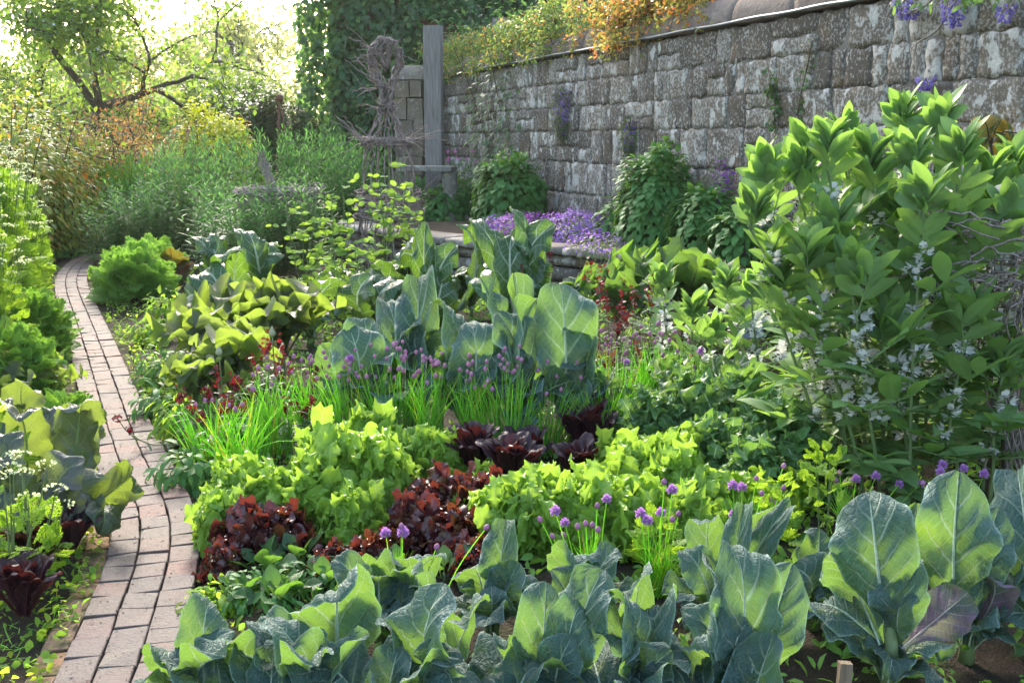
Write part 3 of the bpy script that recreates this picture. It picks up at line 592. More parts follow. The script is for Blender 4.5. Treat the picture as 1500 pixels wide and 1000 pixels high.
LT={'lime':[frillhead('lime_lettuce','lime',360,.15,.17,.056,s) for s in (1,2,3,4)],
    'oak':[frillhead('red_oakleaf_lettuce','oakred',300,.14,.17,.062,s,True) for s in (11,12,13)],
    'cos':[lettuce('dark_red_cos_lettuce','cosred',25,s,L=.22,W=.55,prof=((0,.25),(.25,.45),(.55,.9),(.75,1),(.92,.75),(1,.4)),ruf=.05,rf=3,lobe=.04,el=(88,52),bend=-.75,bp=2.2,puck=.11,nu=11,nv=13,cup=.2) for s in (21,22,23)],
    'curl':[frillhead('curly_foliage','curly',520,.2,.33,.055,s) for s in (41,42,43)],
    'frill':[frillhead('frilled_endive','cherv',190,.14,.2,.06,s,True) for s in (31,32)]}
# ------------------------------------------------------------------ bean
def compound(np_,L,seed,up=.5):
    rnd=random.Random(seed); G_=[]; m=MB(); pts=[];ang=0
    for i in range(6): pts.append((0,L*i/5,.06*L*math.sin(i/5*2)))
    m.tube(pts,[.0034,.003,.0026,.0024,.002,.001],5); G_.append((np.vstack(m.V),np.array([f for f in m.F if len(f)==4]),np.vstack(m.U)))
    for i in range(np_):
        y=L*(.42+.58*i/(np_-1)); side=1 if i%2 else -1; l=.128*rnd.uniform(.75,1.15)*(1-.12*(i==np_-1))
        g=leaf(L=l,W=l*.42,nu=7,nv=9,prof=((0,.12),(.12,.5),(.35,.95),(.55,1),(.8,.75),(1,.06)),b0=.1,bend=-.5*rnd.uniform(.3,1.6),fold=.28,cup=.1,ruf=.02,rf=2,seed=seed*9+i)
        q=R(rnd.uniform(48,72)*(1-.45*i/(np_-1))); D=(side*math.sin(q),math.cos(q),rnd.uniform(.1,.5)); G_.append(scat(g,[(0,y,pts[min(5,int(5*y/L))][2])],[D],[(-side*up+rnd.uniform(-.2,.2),-.3,1)],np.array([1.])))
    return lm('bean_leaf',join(*G_),M['bean'])
BL=[compound(n,l,s) for n,l,s in ((4,.12,1),(5,.15,2),(6,.17,3),(5,.14,4),(4,.13,5),(6,.16,6))]
BLt=[compound(n,l,s,1.4) for n,l,s in ((4,.09,11),(4,.10,12),(5,.11,13))]
def flowers(seed):
    rs=np.random.RandomState(seed); n=7; g=[];mi=[]
    for i in range(n):
        a=rs.uniform(0,6.28); D=arr([math.cos(a),math.sin(a),rs.uniform(-.5,.4)]); p=D*.012+arr([0,0,rs.uniform(-.022,.022)])
        pet=tri(simple(.026,.026,.35,-.1,.4)); win=tri(simple(.021,.016,.3,.05,.4)); spot=tri(simple(.010,.009,.3,.1))
        k=np.cross(D,[0,0,1])
        for gg,mm,pp,dd in ((pet,0,p,D+[0,0,.7]),(win,0,p+k*.004,D+k*.35),(win,0,p-k*.004,D-k*.35),(spot,1,p+D*.012+k*.007,D+k*.2),(spot,1,p+D*.012-k*.007,D-k*.2)):
            x=scat(gg,[pp],[dd],[(rs.uniform(-.3,.3),rs.uniform(-.3,.3),1)],np.array([1.1])); g.append(x); mi+= [mm]*len(x[1])
    V,Fq,U=join(*g); return mesh('flower_cluster',V,Fq,U,[M['white'],M['black']],True,mi)
BF=[flowers(i) for i in range(4)]
def bean(base,top,label,seed,group,dens=1.,leafs=1.):
    rnd=random.Random(seed); t=thing('broad_bean_plant',label,'bean plant',base,0,group); h=top.z-base.z; dx=top-base
    P=[]; ph=rnd.uniform(0,6)
    for i in range(11):
        f=i/10; P.append(Vector((dx.x*f**1.3+.02*math.sin(f*5+ph)*f,dx.y*f**1.3+.02*math.cos(f*4+ph)*f,h*f-.02*(i==0))))
    m=MB(); m.tube(P,[.011-.0065*i/10 for i in range(11)],4); ob('stem',m.build('stem',M['stem'],False),t)
    at=lambda f:P[min(9,int(f*10))].lerp(P[min(9,int(f*10))+1],f*10-min(9,int(f*10)))
    n=max(9,int(h/.10*dens)); a=rnd.uniform(0,6)
    for i in range(n):
        f=.14+.82*i/(n-1); a+=PI+rnd.uniform(-.8,.8)*(.6+f); e=R(8+62*max(0,(f-.35)/.65)**1.2+rnd.uniform(-12,12)); p=at(f)
        D=(math.cos(a)*math.cos(e),math.sin(a)*math.cos(e),math.sin(e)-.15*(f<.3)); U=(-math.cos(a)*math.sin(e)*.8,-math.sin(a)*math.sin(e)*.8,max(.2,math.cos(e)))
        s=leafs*rnd.uniform(.85,1.2)*(1.2 if .3<f<.75 else 1.); put(t,'leaf',rnd.choice(BLt if f>.88 else BL),p,D,U,s,s)
    for i in range(9):
        a+=1.05*2; e=R(rnd.uniform(62,84)); p=at(.975); put(t,'leaf',rnd.choice(BLt),p,(math.cos(a)*math.cos(e),math.sin(a)*math.cos(e),math.sin(e)),(-math.cos(a),-math.sin(a),.3),leafs*rnd.uniform(.75,1.05))
    nf=int(max(2,h/.15))
    for i in range(nf):
        f=.42+.46*i/(nf-1)+rnd.uniform(-.02,.02); p=at(f); a=rnd.uniform(0,6.28); put(t,'flower_cluster',rnd.choice(BF),p+Vector((math.cos(a)*.034,math.sin(a)*.034,0)),(math.cos(a),math.sin(a),.3),(0,0,1),rnd.uniform(1.35,1.75))
    return t
# ------------------------------------------------------------------ chives
def ribbon(L,w,n,bend,seed,dirz=1):
    rnd=random.Random(seed); m=MB(); P=[];th=rnd.uniform(0,.12);y=z=0;tb=bend*rnd.uniform(.3,1.5)
    for i in range(n):
        P.append((0,y,z)); y+=math.sin(th)*L/(n-1); z+=math.cos(th)*L/(n-1); th+=tb/(n-1)*(.3+1.4*i/n)
    m.tube(P,[w*(1-.8*(i/(n-1))**2) for i in range(n)],3,cap=False); return np.vstack(m.V),np.array(m.F),np.vstack(m.U),Vector(P[-1])
def chive_tuft(n,H,seed,spread=.06,bend=.9):
    rnd=random.Random(seed); L=[]
    for i in range(n):
        V,Fq,U,_=ribbon(H*rnd.uniform(.55,1.05),.0034*rnd.uniform(.8,1.3),7,bend*rnd.uniform(.1,1.3)+(1.8 if rnd.random()<.07 else 0),seed*999+i)
        a=rnd.uniform(0,6.28); r=spread*rnd.random()**.5; c,s=math.cos(a),math.sin(a); Rm=np.array([[c,s,0],[-s,c,0],[0,0,1]])
        tl=rnd.uniform(0,.35); T=np.array([[1,0,0],[0,math.cos(tl),-math.sin(tl)],[0,math.sin(tl),math.cos(tl)]])
        L.append((V@T@Rm+[r*s,r*c,0],Fq,U))
    return lm('blades',join(*L),M['chive'])
CT=[chive_tuft(85,.44,s,.08,.75) for s in (1,2,3)]
def head_bud():
    m=MB(); P=[(0,0,0),(0,0,.003),(0,0,.009),(0,0,.015),(0,0,.0195),(0,0,.022)]; m.tube(P,[.003,.0075,.0092,.008,.004,.0008],8); return m.build('flower_head',M['bud'])
def head_open(seed):
    rs=np.random.RandomState(seed); n=110; D=rdir(rs,n,-.75,1); g=tri(diamond(.017,.0052,.0,.3)); x=scat(g,D*.003+[0,0,.012],D+rs.normal(0,.12,(n,3)),rdir(rs,n),rs.uniform(.8,1.1,n)); return lm('flower_head',x,M['chflower'])
HB=head_bud(); HO=[head_open(i) for i in (1,2)]
def stalk_mesh(H,seed):
    V,Fq,U,tip=ribbon(H,.0023,7,.25,seed); V=V.copy(); return lm('flower_stalk',(V,Fq,U),M['chive']),tip
SM=[stalk_mesh(1.,s) for s in range(5)]
def stalk(t,p,H,rnd,open_=False,az=None,hs=1.):
    me,tip=rnd.choice(SM); a=rnd.uniform(0,6.28) if az is None else az; m=Matrix.Translation(p)@Matrix.Rotation(a,4,'Z')@Matrix.Diagonal((1,1,1,1))
    m=m@Matrix.Diagonal((1,H,H,1)); s=ob('flower_stalk',me,t,None,m)
    k=(1/H); h=ob('flower_head',rnd.choice(HO) if open_ else HB,s,None,Matrix.Translation(tip)@Matrix.Diagonal((hs,hs*k,hs*k,1))); return s
def chives(base,label,seed,n=14,H=.42,opn=0.,sc=1.,group='clumps of chives'):
    rnd=random.Random(seed); t=thing('chive_clump',label,'chives',base,0,group); ob('blades',rnd.choice(CT),t,None,Matrix.Rotation(rnd.uniform(0,6),4,'Z')@Matrix.Diagonal((sc,sc,H/.40,1)))
    for i in range(n):
        a=rnd.uniform(0,6.28); r=.07*sc*rnd.random()**.5; stalk(t,(math.cos(a)*r,math.sin(a)*r,0),H*rnd.uniform(.9,1.3),rnd,rnd.random()<opn,None,rnd.uniform(.95,1.3))
    return t
# ------------------------------------------------------------------ feathery and twiggy plants
def frond(L=1.,n=9,seed=0,nk=4,lw=.8,ls=1.1):
    """divided leaf: side branches with small leaflets"""
    rs=np.random.RandomState(seed); P=[];D=[];U=[];s=[]
    for i in range(n):
        f=.25+.75*i/(n-1); w=.42*math.sin(PI*min(1,f*.9+.12))*L*(1-.3*f)
        for sd in (-1,1):
            for k in range(nk):
                q=w*(k+.6)/nk; P.append((sd*q*.85,L*f+q*.45,-.12*L*f*f-.1*q)); D.append((sd*(.6+rs.uniform(-.6,.6)),1+rs.uniform(-.5,.3),rs.uniform(-.3,.4))); U.append((rs.uniform(-.5,.5),rs.uniform(-.3,.3),1)); s.append(L*rs.uniform(.11,.2))
    g=scat((arr([(0,0,0),(-lw/2,.55,.06),(lw/2,.55,.06),(0,1,-.1)]),np.array([(0,2,1),(1,2,3)]),arr([(.5,0),(0,.5),(1,.5),(.5,1)])),P,D,U,arr(s)*ls); m=MB(); m.tube([(0,0,0),(0,L*.5,-.02*L),(0,L,-.12*L)],[.008*L,.006*L,.003*L],3,cap=False)
    T=np.array([x for f in m.F for x in ((f[0],f[1],f[2]),(f[0],f[2],f[3]))]); return join(g,(np.vstack(m.V),T,np.vstack(m.U)))
FR=[frond(1,12,s,6,.5,.78) for s in range(3)]; FD=[frond(1,13,s+7,6,.2,1.1) for s in range(3)]
def feather(n,H,rad,fl,seed,el=(70,5),zlo=.1,FS=None):
    """bush of fronds on a rounded mound; returns geometry"""
    rs=np.random.RandomState(seed); P=[];D=[];U=[];S_=[]
    for i in range(n):
        f=rs.uniform(zlo,1); a=rs.uniform(0,6.28); rr=rad*math.sqrt(max(.02,1-(max(0,f-.35)/.68)**2))*rs.uniform(.45,1.)*(.6+.4*min(1,f/.35)); e=R(el[1]+(el[0]-el[1])*f+rs.uniform(-20,20))
        P.append((math.cos(a)*rr*.75,math.sin(a)*rr*.75,H*f*rs.uniform(.85,1))); D.append((math.cos(a)*math.cos(e)+rs.normal(0,.55),math.sin(a)*math.cos(e)+rs.normal(0,.55),math.sin(e)+rs.normal(0,.4))); U.append((rs.normal(0,.6),rs.normal(0,.6),.8)); S_.append(fl*rs.uniform(.6,1.15))
    P,D,U,S_=map(arr,(P,D,U,S_)); L=[]
    for k in range(3): q=np.arange(n)%3==k; L.append(scat((FS or FR)[k],P[q],D[q],U[q],S_[q]))
    return join(*L)
def umbels(t,n,H,rad,seed,lo=.8):
    rs=np.random.RandomState(seed); L=[]; m=MB()
    few=n<=12
    for i in range(n):
        a=rs.uniform(0,6.28); r=rad*rs.uniform(0,1)**.5; z=H*rs.uniform(lo,1.12); p=arr([math.cos(a)*r,math.sin(a)*r,z]); k=26
        m.tube([(p[0]*.35,p[1]*.35,z*.35),(p[0]*.85,p[1]*.85,z*.8),tuple(p)],[.004,.003,.002],3,cap=False)
        off=rdir(rs,k,.2,1)*[.035,.035,.022]; L.append(scat(tri(diamond(.011,.011,0,0)),p+off,off+rs.normal(0,.01,(k,3)),rdir(rs,k,.4,1),rs.uniform(.7,1.3,k)))
    if few:
        for g in L: ob('flower_umbel',lm('flower_umbel',g,M['umbel']),t)
    else: ob('flower_umbels',lm('flower_umbels',join(*L),M['umbel']),t)
    ob('stalks',m.build('stalks',M['stem']),t)
def stems_plant(n,H,rad,seed,mat_stem='stem',lean=.12,r=.004):
    rnd=random.Random(seed); m=MB(); out=[]
    for i in range(n):
        a=rnd.uniform(0,6.28); q=rad*rnd.random()**.5; h=H*rnd.uniform(.75,1.06); b=rnd.uniform(0,6.28); l=lean*h*rnd.random()
        P=[Vector((math.cos(a)*q+math.cos(b)*l*f*f+math.cos(a)*.25*rad*f,math.sin(a)*q+math.sin(b)*l*f*f+math.sin(a)*.25*rad*f,h*f)) for f in (0,.25,.5,.75,1)]
        m.tube(P,[r,r,r*.8,r*.6,r*.35],4,cap=False); out.append(P)
    return m,out
def along(P,f): k=min(len(P)-2,int(f*(len(P)-1))); return P[k].lerp(P[k+1],f*(len(P)-1)-k)
def narrowleaf(H,rad,n,seed,ll=.13,per=24,lo=.12):
    m,ST=stems_plant(n,H,rad,seed); rs=np.random.RandomState(seed); P=[];D=[];U=[];s=[]
    for st in ST:
        a=rs.uniform(0,6)
        for i in range(per):
            f=lo+(1-lo)*i/(per-1); a+=2.4+rs.uniform(-.4,.4); e=R(25+45*f**2+rs.uniform(-18,18)); P.append(tuple(along(st,f))); D.append((math.cos(a)*math.cos(e),math.sin(a)*math.cos(e),math.sin(e))); U.append((-math.cos(a)*.5,-math.sin(a)*.5,1)); s.append(ll*rs.uniform(.7,1.2)*(1-.45*f**3))
    return m,scat(tri(simple(1,.2,.3,.35,.35)),P,D,U,arr(s)*1.35)
def moundgeo(n,rx,ry,H,seed,lf,base,zlo=0.02,out=.55,dr=.15):
    rs=np.random.RandomState(seed); d=rdir(rs,n,zlo,1); bump=1+.10*np.sin(d[:,0]*7+seed)*np.cos(d[:,1]*6+seed*2)+.06*np.sin(d[:,2]*11+d[:,0]*5)
    k=rs.uniform(1-dr,1.,n)*bump; d=d.copy(); sq=np.sign(d)*np.abs(d)**.8; P=sq*k[:,None]*[rx,ry,H]; D=(d*d[:,2:3]-[0,0,1.])*1.1+d*[1,1,.5]*(1.25-out)+rs.normal(0,.3,(n,3)); U=d+[0,0,.45]
    return scat(base,P,D,U,lf*rs.uniform(.65,1.25,n))
def petals4(s=1.,seed=0):                       # four petal flower facing +Z
    g=tri(diamond(.5*s,.42*s,.06,.1)); Z=np.zeros((4,3)); D=arr([(1,0,.15),(0,1,.15),(-1,0,.15),(0,-1,.15)]); return scat(g,Z,D,np.tile([0,0,1.],(4,1)),np.ones(4))
P4=petals4()
def rot_face(base):                              # turn a flower facing +Z so that +Z -> +Y (scat aims +Y)
    V,Fq,U=base; return V[:,[0,2,1]]*[1,1,-1],Fq,U
P4y=rot_face(P4)
# ------------------------------------------------------------------ trees and shrubs
def branching(seed,p0,d0,L,r,lev,spl=(2,3),ang=38,shr=.74,grav=.0,wig=.18,nseg=5,trunkL=None):
    rnd=random.Random(seed); m=MB(); tips=[]
    def go(p,d,L,r,lev):
        P=[p];rr=[r];q=Vector(d)
        for i in range(nseg):
            q=(q+Vector((rnd.gauss(0,wig),rnd.gauss(0,wig),rnd.gauss(0,wig*.6)-grav*(.3+i/nseg)))).normalized(); p=p+q*L/nseg; P.append(p); rr.append(r*(1-.42*(i+1)/nseg))
            if lev<=2: tips.append((p.copy(),q.copy(),r))
        m.tube(P,rr,6 if lev>2 else 4,cap=False)
        if lev<=0: return
        for k in range(rnd.randint(*spl)):
            ax=q.cross(Vector((rnd.gauss(0,1),rnd.gauss(0,1),rnd.gauss(0,1)))).normalized(); d2=Matrix.Rotation(R(ang*rnd.uniform(.5,1.35)),3,ax)@q
            st=P[-1] if k==0 else P[rnd.randint(max(1,nseg-3),nseg)]
            go(st,d2,L*shr*rnd.uniform(.75,1.15),r*.58,lev-1)
    go(Vector(p0),Vector(d0).normalized(),trunkL or L,r,lev); return m,tips
def leafcloud(tips,per,spread,ls,seed,base=None,zb=.2):
    rs=np.random.RandomState(seed); T=arr([tuple(t[0]) for t in tips]); P=np.repeat(T,per,0)+rs.normal(0,spread,(len(T)*per,3)); n=len(P)
    return scat(base or tri(diamond(1,.62,.1)),P,rdir(rs,n)+[0,0,-.15],rdir(rs,n,zb,1),ls*rs.uniform(.6,1.3,n))
def tree(name,label,cat,base,seed,p,leafp,mat,barkm='bark',blossom=None,group=None,crown='crown'):
    t=thing(name,label,cat,base,0,group); m,tips=branching(seed,**p); ob('trunk',m.build('trunk',M[barkm]),t); per,sp,ls=leafp
    ob(crown,lm(crown,leafcloud(tips,per,sp,ls,seed),M[mat]),t)
    if blossom: ob('blossom',lm('blossom',leafcloud(tips,blossom[0],sp*.9,blossom[1],seed+1,P4y,-.5),M['blossom']),t)
    return t
# ------------------------------------------------------------------ foreground cauliflowers, leaf by leaf
CAM=Vector((0,0,CZ))
def handplant(name,label,cat,group,bu,bv,leaves,key,part='leaf',seed=0,fill=0,fl=.16,nomw=.64,Y=None,el=(60,15),sr=.02,sh=.08,stem='stem',fkey=None,natw=.3):
    b=G(bu,bv); rnd=random.Random(seed+7); t=thing(name,label,cat,b,0,group); stump(t,sr,sh,stem)
    for i,L in enumerate(leaves):
        tu,tv,wp,dy,fc=L[:5]; kk=L[5] if len(L)>5 else key
        tip=A(tu,tv,b.y+dy); tl=tip-b; pp=max(.3,(tip-CAM).length); wid=wp/F*pp*.98
        out=Vector((tl.x,tl.y,0)); out=out.normalized()*min(.03,out.length) if out.length>1e-3 else out
        tc=(CAM-tip).normalized(); dn=tl.normalized(); nat=(Vector((0,0,1))-dn*dn.z); nat=nat.normalized() if nat.length>.12 else tc
        face=(tc*(1-natw)+nat*natw*1.1+Vector((rnd.uniform(-.35,.35),0,.35))) if fc=='f' else (-tc*.8+Vector((rnd.uniform(-.3,.3),0,.8))) if fc=='b' else Vector((rnd.choice((-1,1)),.2,.8))
        hand(t,kk,part,Vector((out.x,out.y,sh*.7)),tl,wid,face,rnd.randint(0,99),nomw)
    if fill: rosette(t,fkey or key,fill,fl,rnd,el,name=part,inner=.6)
    return t
CG='cauliflower plants across the front of the bed'
FRONT=((395,1120,'cauliflower leaves cut by the bottom edge, left of the big sunlit leaf'),(560,1125,'cauliflower cut by the bottom edge below the two broad lit leaves'),(735,1125,'cauliflower cut by the bottom edge below the curled blue leaf'),(895,1120,'cauliflower cut by the bottom edge left of the pale-ribbed leaf'),(1010,1120,'cauliflower cut by the bottom edge under the tall pale-ribbed leaf'))
for i,(u,v,lab) in enumerate(FRONT):
    b=G(u,v); t=thing('cauliflower_plant',lab,'cauliflower',b,0,CG); stump(t,.022,.12); rosette(t,'cauli',8,.33,random.Random(900+i),(62,22),.02,'leaf',1.,.06,(0,0),None,.7)
for i,(bu,bv,lab,L,fill) in enumerate((
 (300,1065,'blue-green cauliflower plant at the lower left corner of the bed, nearest the brick path',[(235,938,85,-.08,'b'),(308,862,75,.06,'f'),(352,912,75,0,'f'),(390,945,85,-.12,'b'),(222,975,70,-.12,'f'),(335,965,80,-.2,'f'),(285,915,60,.08,'f')],4),
 (480,1075,'front cauliflower with a big sunlit yellow-green leaf, second plant from the path',[(492,846,138,.02,'b'),(398,905,100,0,'f'),(440,945,90,-.12,'f'),(545,928,62,-.1,'f'),(520,855,85,.15,'b'),(370,900,70,.1,'f'),(470,980,80,-.25,'f')],4),
 (640,1075,'front cauliflower with one broad leaf half lit and half in shade',[(668,850,135,-.02,'f'),(605,845,80,.1,'b'),(560,905,70,0,'f'),(715,890,60,-.05,'b'),(600,960,70,-.15,'f'),(690,960,80,-.2,'f')],5),
 (815,1075,'front cauliflower of many upright grey-green leaves below the middle of the picture',[(800,857,95,0,'f'),(735,935,55,-.1,'b'),(765,893,70,.02,'s'),(880,842,100,.05,'f'),(852,865,80,0,'f'),(835,935,70,-.1,'f'),(770,985,80,-.2,'f')],5),
 (935,1070,'front cauliflower with broad drooping leaves, left of the tall pale-ribbed one',[(900,850,95,.0,'f'),(940,842,75,.05,'b'),(975,850,80,.05,'f'),(890,900,60,-.08,'s'),(958,940,65,-.1,'f'),(1000,960,60,-.15,'f')],4),
 (1085,1080,'front cauliflower with one tall upright pale-ribbed leaf, left of the wooden stake',[(1078,785,108,.03,'f'),(1030,925,92,-.16,'b'),(1135,925,92,-.1,'f'),(1020,820,70,.1,'f'),(985,880,70,0,'f'),(1160,835,90,.1,'f'),(1100,890,70,-.05,'f')],4),
 (1300,1010,'open cauliflower plant with a visible thick stem, just right of the wooden stake',[(1212,812,78,.05,'b'),(1272,722,115,.18,'f'),(1325,800,78,.05,'f'),(1405,880,75,-.08,'s','caulip'),(1190,880,75,.15,'f'),(1340,860,60,0,'f'),(1345,745,70,.2,'b')],5),
 (1415,960,'tall cauliflower with a long upright oval leaf near the right edge',[(1412,690,108,.05,'f'),(1365,735,70,.12,'b'),(1470,750,75,.08,'f'),(1450,850,60,-.1,'s','caulip'),(1385,830,60,0,'f'),(1440,800,70,0,'b')],4),
 (1530,960,'cauliflower cut off by the right edge of the picture',[(1488,665,100,.15,'f'),(1478,840,75,-.05,'b'),(1465,900,60,-.1,'f'),(1510,760,90,.05,'f'),(1500,880,80,-.1,'f')],4),
 (560,935,'smaller cauliflower with bright yellow-green leaves below the red oakleaf lettuces',[(590,815,80,.05,'b'),(520,815,80,.05,'b'),(640,812,75,.05,'b'),(480,812,55,.05,'f'),(555,850,80,-.05,'b'),(630,850,90,-.04,'b')],4),
 (720,935,'cauliflower with a curled blue-grey leaf standing before the lime lettuces',[(742,762,62,.1,'f'),(690,830,90,.0,'b'),(765,825,70,0,'f'),(720,850,70,-.05,'f'),(800,850,70,.0,'f')],4),
 (850,930,'cauliflower with one pointed sunlit leaf below the open chive flowers',[(842,792,88,.03,'b'),(900,805,60,.08,'f'),(800,840,60,0,'f'),(880,850,70,-.03,'f')],4),
 (1055,925,'cauliflower with yellow-green young leaves in front of the curly kale',[(1040,752,70,.1,'b'),(1090,740,45,.12,'f'),(1000,800,60,.05,'f'),(1145,755,80,.05,'b'),(1165,730,45,.12,'f'),(1080,830,80,0,'f')],4),
 (1190,920,'low broad cauliflower with a drooping leaf, left of the open stemmed plant',[(1150,830,100,0,'f'),(1215,870,70,-.05,'f'),(1120,880,80,-.1,'f'),(1180,800,70,.1,'b'),(1200,780,60,.15,'f')],4))):
    t=handplant('cauliflower_plant',lab,'cauliflower',CG,bu,bv,L,'cauli',seed=i*3,fill=fill+4,fl=.22,sr=.022,sh=.12 if i!=6 else .2)
MG='cauliflowers in the middle of the bed'
for i,(bu,bv,lab,L,fill) in enumerate((
 (535,650,'blue-grey cauliflower at the left end of the middle group, above the chives',[(505,478,84,.05,'f'),(478,545,71,-.1,'f'),(545,470,80,.1,'f'),(480,590,76,-.12,'b'),(575,520,80,-.05,'f'),(470,510,67,.1,'b'),(500,560,84,-.12,'f')],4),
 (605,632,'blue-grey cauliflower with a central oval pale-ribbed leaf in the middle group',[(600,478,80,-.1,'f'),(565,430,67,.2,'f'),(612,410,71,.25,'f'),(640,470,80,0,'f'),(570,490,71,0,'f'),(655,485,59,-.1,'s')],4),
 (690,640,'cauliflower with long ribbed leaf arching down, centre of the middle group',[(645,442,92,.1,'f'),(685,455,88,0,'f'),(705,415,67,.2,'s'),(640,530,76,-.15,'b'),(690,520,76,-.15,'f'),(660,580,76,-.25,'b')],4),
 (765,650,'cauliflower with one lit upright green leaf in front of grey ones',[(752,482,71,-.15,'b'),(742,415,63,.15,'b'),(790,440,92,.05,'f'),(715,460,76,0,'f'),(770,520,76,-.1,'f'),(700,545,67,-.1,'f'),(800,600,76,-.2,'f')],4),
 (835,640,'cauliflower with the largest rounded blue leaf, right end of the middle group',[(822,424,102,.0,'f'),(865,468,67,.1,'f'),(845,530,101,-.15,'f'),(800,490,84,-.05,'f'),(872,545,59,-.05,'s'),(860,590,76,-.15,'f')],4))):
    handplant('cauliflower_plant',lab,'cauliflower',MG,bu,bv,L,'cauli',seed=50+i*3,fill=fill+9,fl=.42,sr=.028,sh=.16,natw=.62,el=(82,35))
# wooden stake
b=G(1233,1045); m=MB(); h=A(1233,968,b.y).z; rnd=random.Random(2); V=[]
for i in range(5):
    for (x,y) in ((-.018,-.013),(.018,-.013),(.019,.012),(-.018,.013)): V.append((x+rnd.uniform(-.001,.001),y,-.03+(h+.03)*i/4+(rnd.uniform(-.006,.004) if i==4 else 0)))
m.add(V,[(i*4+j,i*4+(j+1)%4,(i+1)*4+(j+1)%4,(i+1)*4+j) for i in range(4) for j in range(4)]+[(16,17,18,19)])
tag(ob('wooden_stake',m.build('wooden_stake',wood('stake_wood',(.13,.09,.06),(.3,.23,.16)),False),None,b),'short weathered square wooden stake between the front cauliflowers','stake')
# ------------------------------------------------------------------ lettuces
def place(name,cat,meshes,rows,group,zs=1.):
    for i,r in enumerate(rows):
        u,v,s,lab=r; rnd=random.Random(int(u*7+v)); o=ob(name,meshes[i%len(meshes)],None,None,Matrix.Translation(G(u,v)-Vector((0,0,.01)))@Matrix.Rotation(rnd.uniform(0,6.28),4,'Z')@Matrix.Diagonal((s,s,s*zs*rnd.uniform(.92,1.15),1))); tag(o,lab,cat,group)
place('lime_lettuce','lettuce',LT['lime'],[
 (332,800,1.,'lime green lettuce nearest the brick path, left of the red oakleaf'),(350,768,1.2,'lime lettuce behind the left red oakleaf, close to the brick path'),
 (405,768,1.3,'lime lettuce between the left red oakleaf and the tall lime mound'),(455,772,1.3,'lime lettuce at the front foot of the tall lime mound'),
 (500,752,1.65,'biggest lime lettuce, topping the mound left of the central red oakleaf'),(552,752,1.45,'lime lettuce filling the right side of the tall left mound'),
 (480,700,1.2,'lime lettuce at the back of the left mound, before the chives'),(540,700,1.3,'pale lime lettuce in the back row below the middle chives'),
 (590,700,1.3,'lime lettuce behind and left of the central red oakleaf'),(640,700,1.2,'lime lettuce in the back row, left of the dark cos lettuces'),
 (520,790,1.0,'small lime lettuce at the shady foot of the left mound'),
 (712,728,.7,'small bright lime lettuce between the red oakleaf and the dark cos'),(735,800,1.2,'lime lettuce just right of the central red oakleaf'),
 (785,795,1.4,'lime lettuce in the right patch behind the curled cauliflower leaf'),(845,800,1.35,'lime lettuce in the right patch behind the pointed cauliflower leaf'),
 (800,772,1.0,'lime lettuce in the right patch directly below the dark cos heads'),(872,765,1.1,'lime lettuce in the middle of the right lime patch'),
 (925,800,1.3,'lime lettuce at the front of the right patch among open chive flowers'),(930,752,1.4,'lime lettuce in the right patch behind the tallest open chive flower'),
 (985,770,1.35,'lime lettuce left of the curly kale at the right of the patch'),(1035,775,1.3,'rightmost lime lettuce, against the curly kale'),
 (985,725,1.3,'lime lettuce at the back of the right patch before the curly kale'),(910,712,1.2,'lime lettuce behind the right patch, right of the dark cos'),
 (1005,812,1.1,'low lime lettuce at the front right, above a yellow-green cauliflower leaf'),(680,775,.8,'small lime lettuce showing in front of the central red oakleaf')],'lime green lettuces',1.35)
place('red_oakleaf_lettuce','lettuce',LT['oak'],[
 (366,815,1.15,'red oakleaf lettuce beside the path in front of the lime lettuces'),(415,805,1.15,'red oakleaf lettuce right behind the arrow-shaped spinach leaves'),(330,842,.75,'small dark red oakleaf lettuce touching the brick path'),
 (648,765,1.45,'largest red oakleaf lettuce, in the centre of the bed'),(705,765,1.25,'red oakleaf with upright jagged leaves, right half of the central clump'),(612,800,1.1,'red oakleaf at the left foot of the central red clump'),(662,812,1.15,'crimson oakleaf at the front foot of the central red clump'),
 (690,838,.85,'small bronze oakleaf lettuce just left of the curled cauliflower leaf'),(545,838,.85,'low rusty red oakleaf lettuce above the yellow-green cauliflower'),(490,842,.75,'low orange-red oakleaf lettuce right of the spinach leaves')],'red oakleaf lettuces',1.15)
place('dark_cos_lettuce','lettuce',LT['cos'],[
 (856,668,1.15,'tallest wine-red cos lettuce standing below the middle cauliflowers'),(752,715,1.0,'dark purple cos with a broad brown front leaf'),(772,690,.9,'dark cos lettuce behind the broad-leaved one'),
 (845,714,.9,'puckered dark purple cos in front of the tallest wine-red one'),(695,700,.95,'dark cos peeping out between lime lettuces'),
 (36,905,.85,'dark red cos at the left edge with orange-lit leaves, frontmost on the left verge'),(62,842,.85,'dark red cos behind the frontmost one on the left verge'),(102,815,.8,'purple cos below the drooping mustard leaf by the path'),(8,850,.75,'dark red cos cut by the left edge of the picture')],'dark red cos lettuces',1.3)
place('frilled_salad','salad plant',LT['frill'],[(912,640,1.2,'pale frilled salad plant right of the tallest wine-red cos'),(1105,775,1.3,'feathery frilled salad plant at the front of the curly kale'),(1165,745,1.0,'small frilled salad plant in shade below the broad beans')],'frilled salad plants')
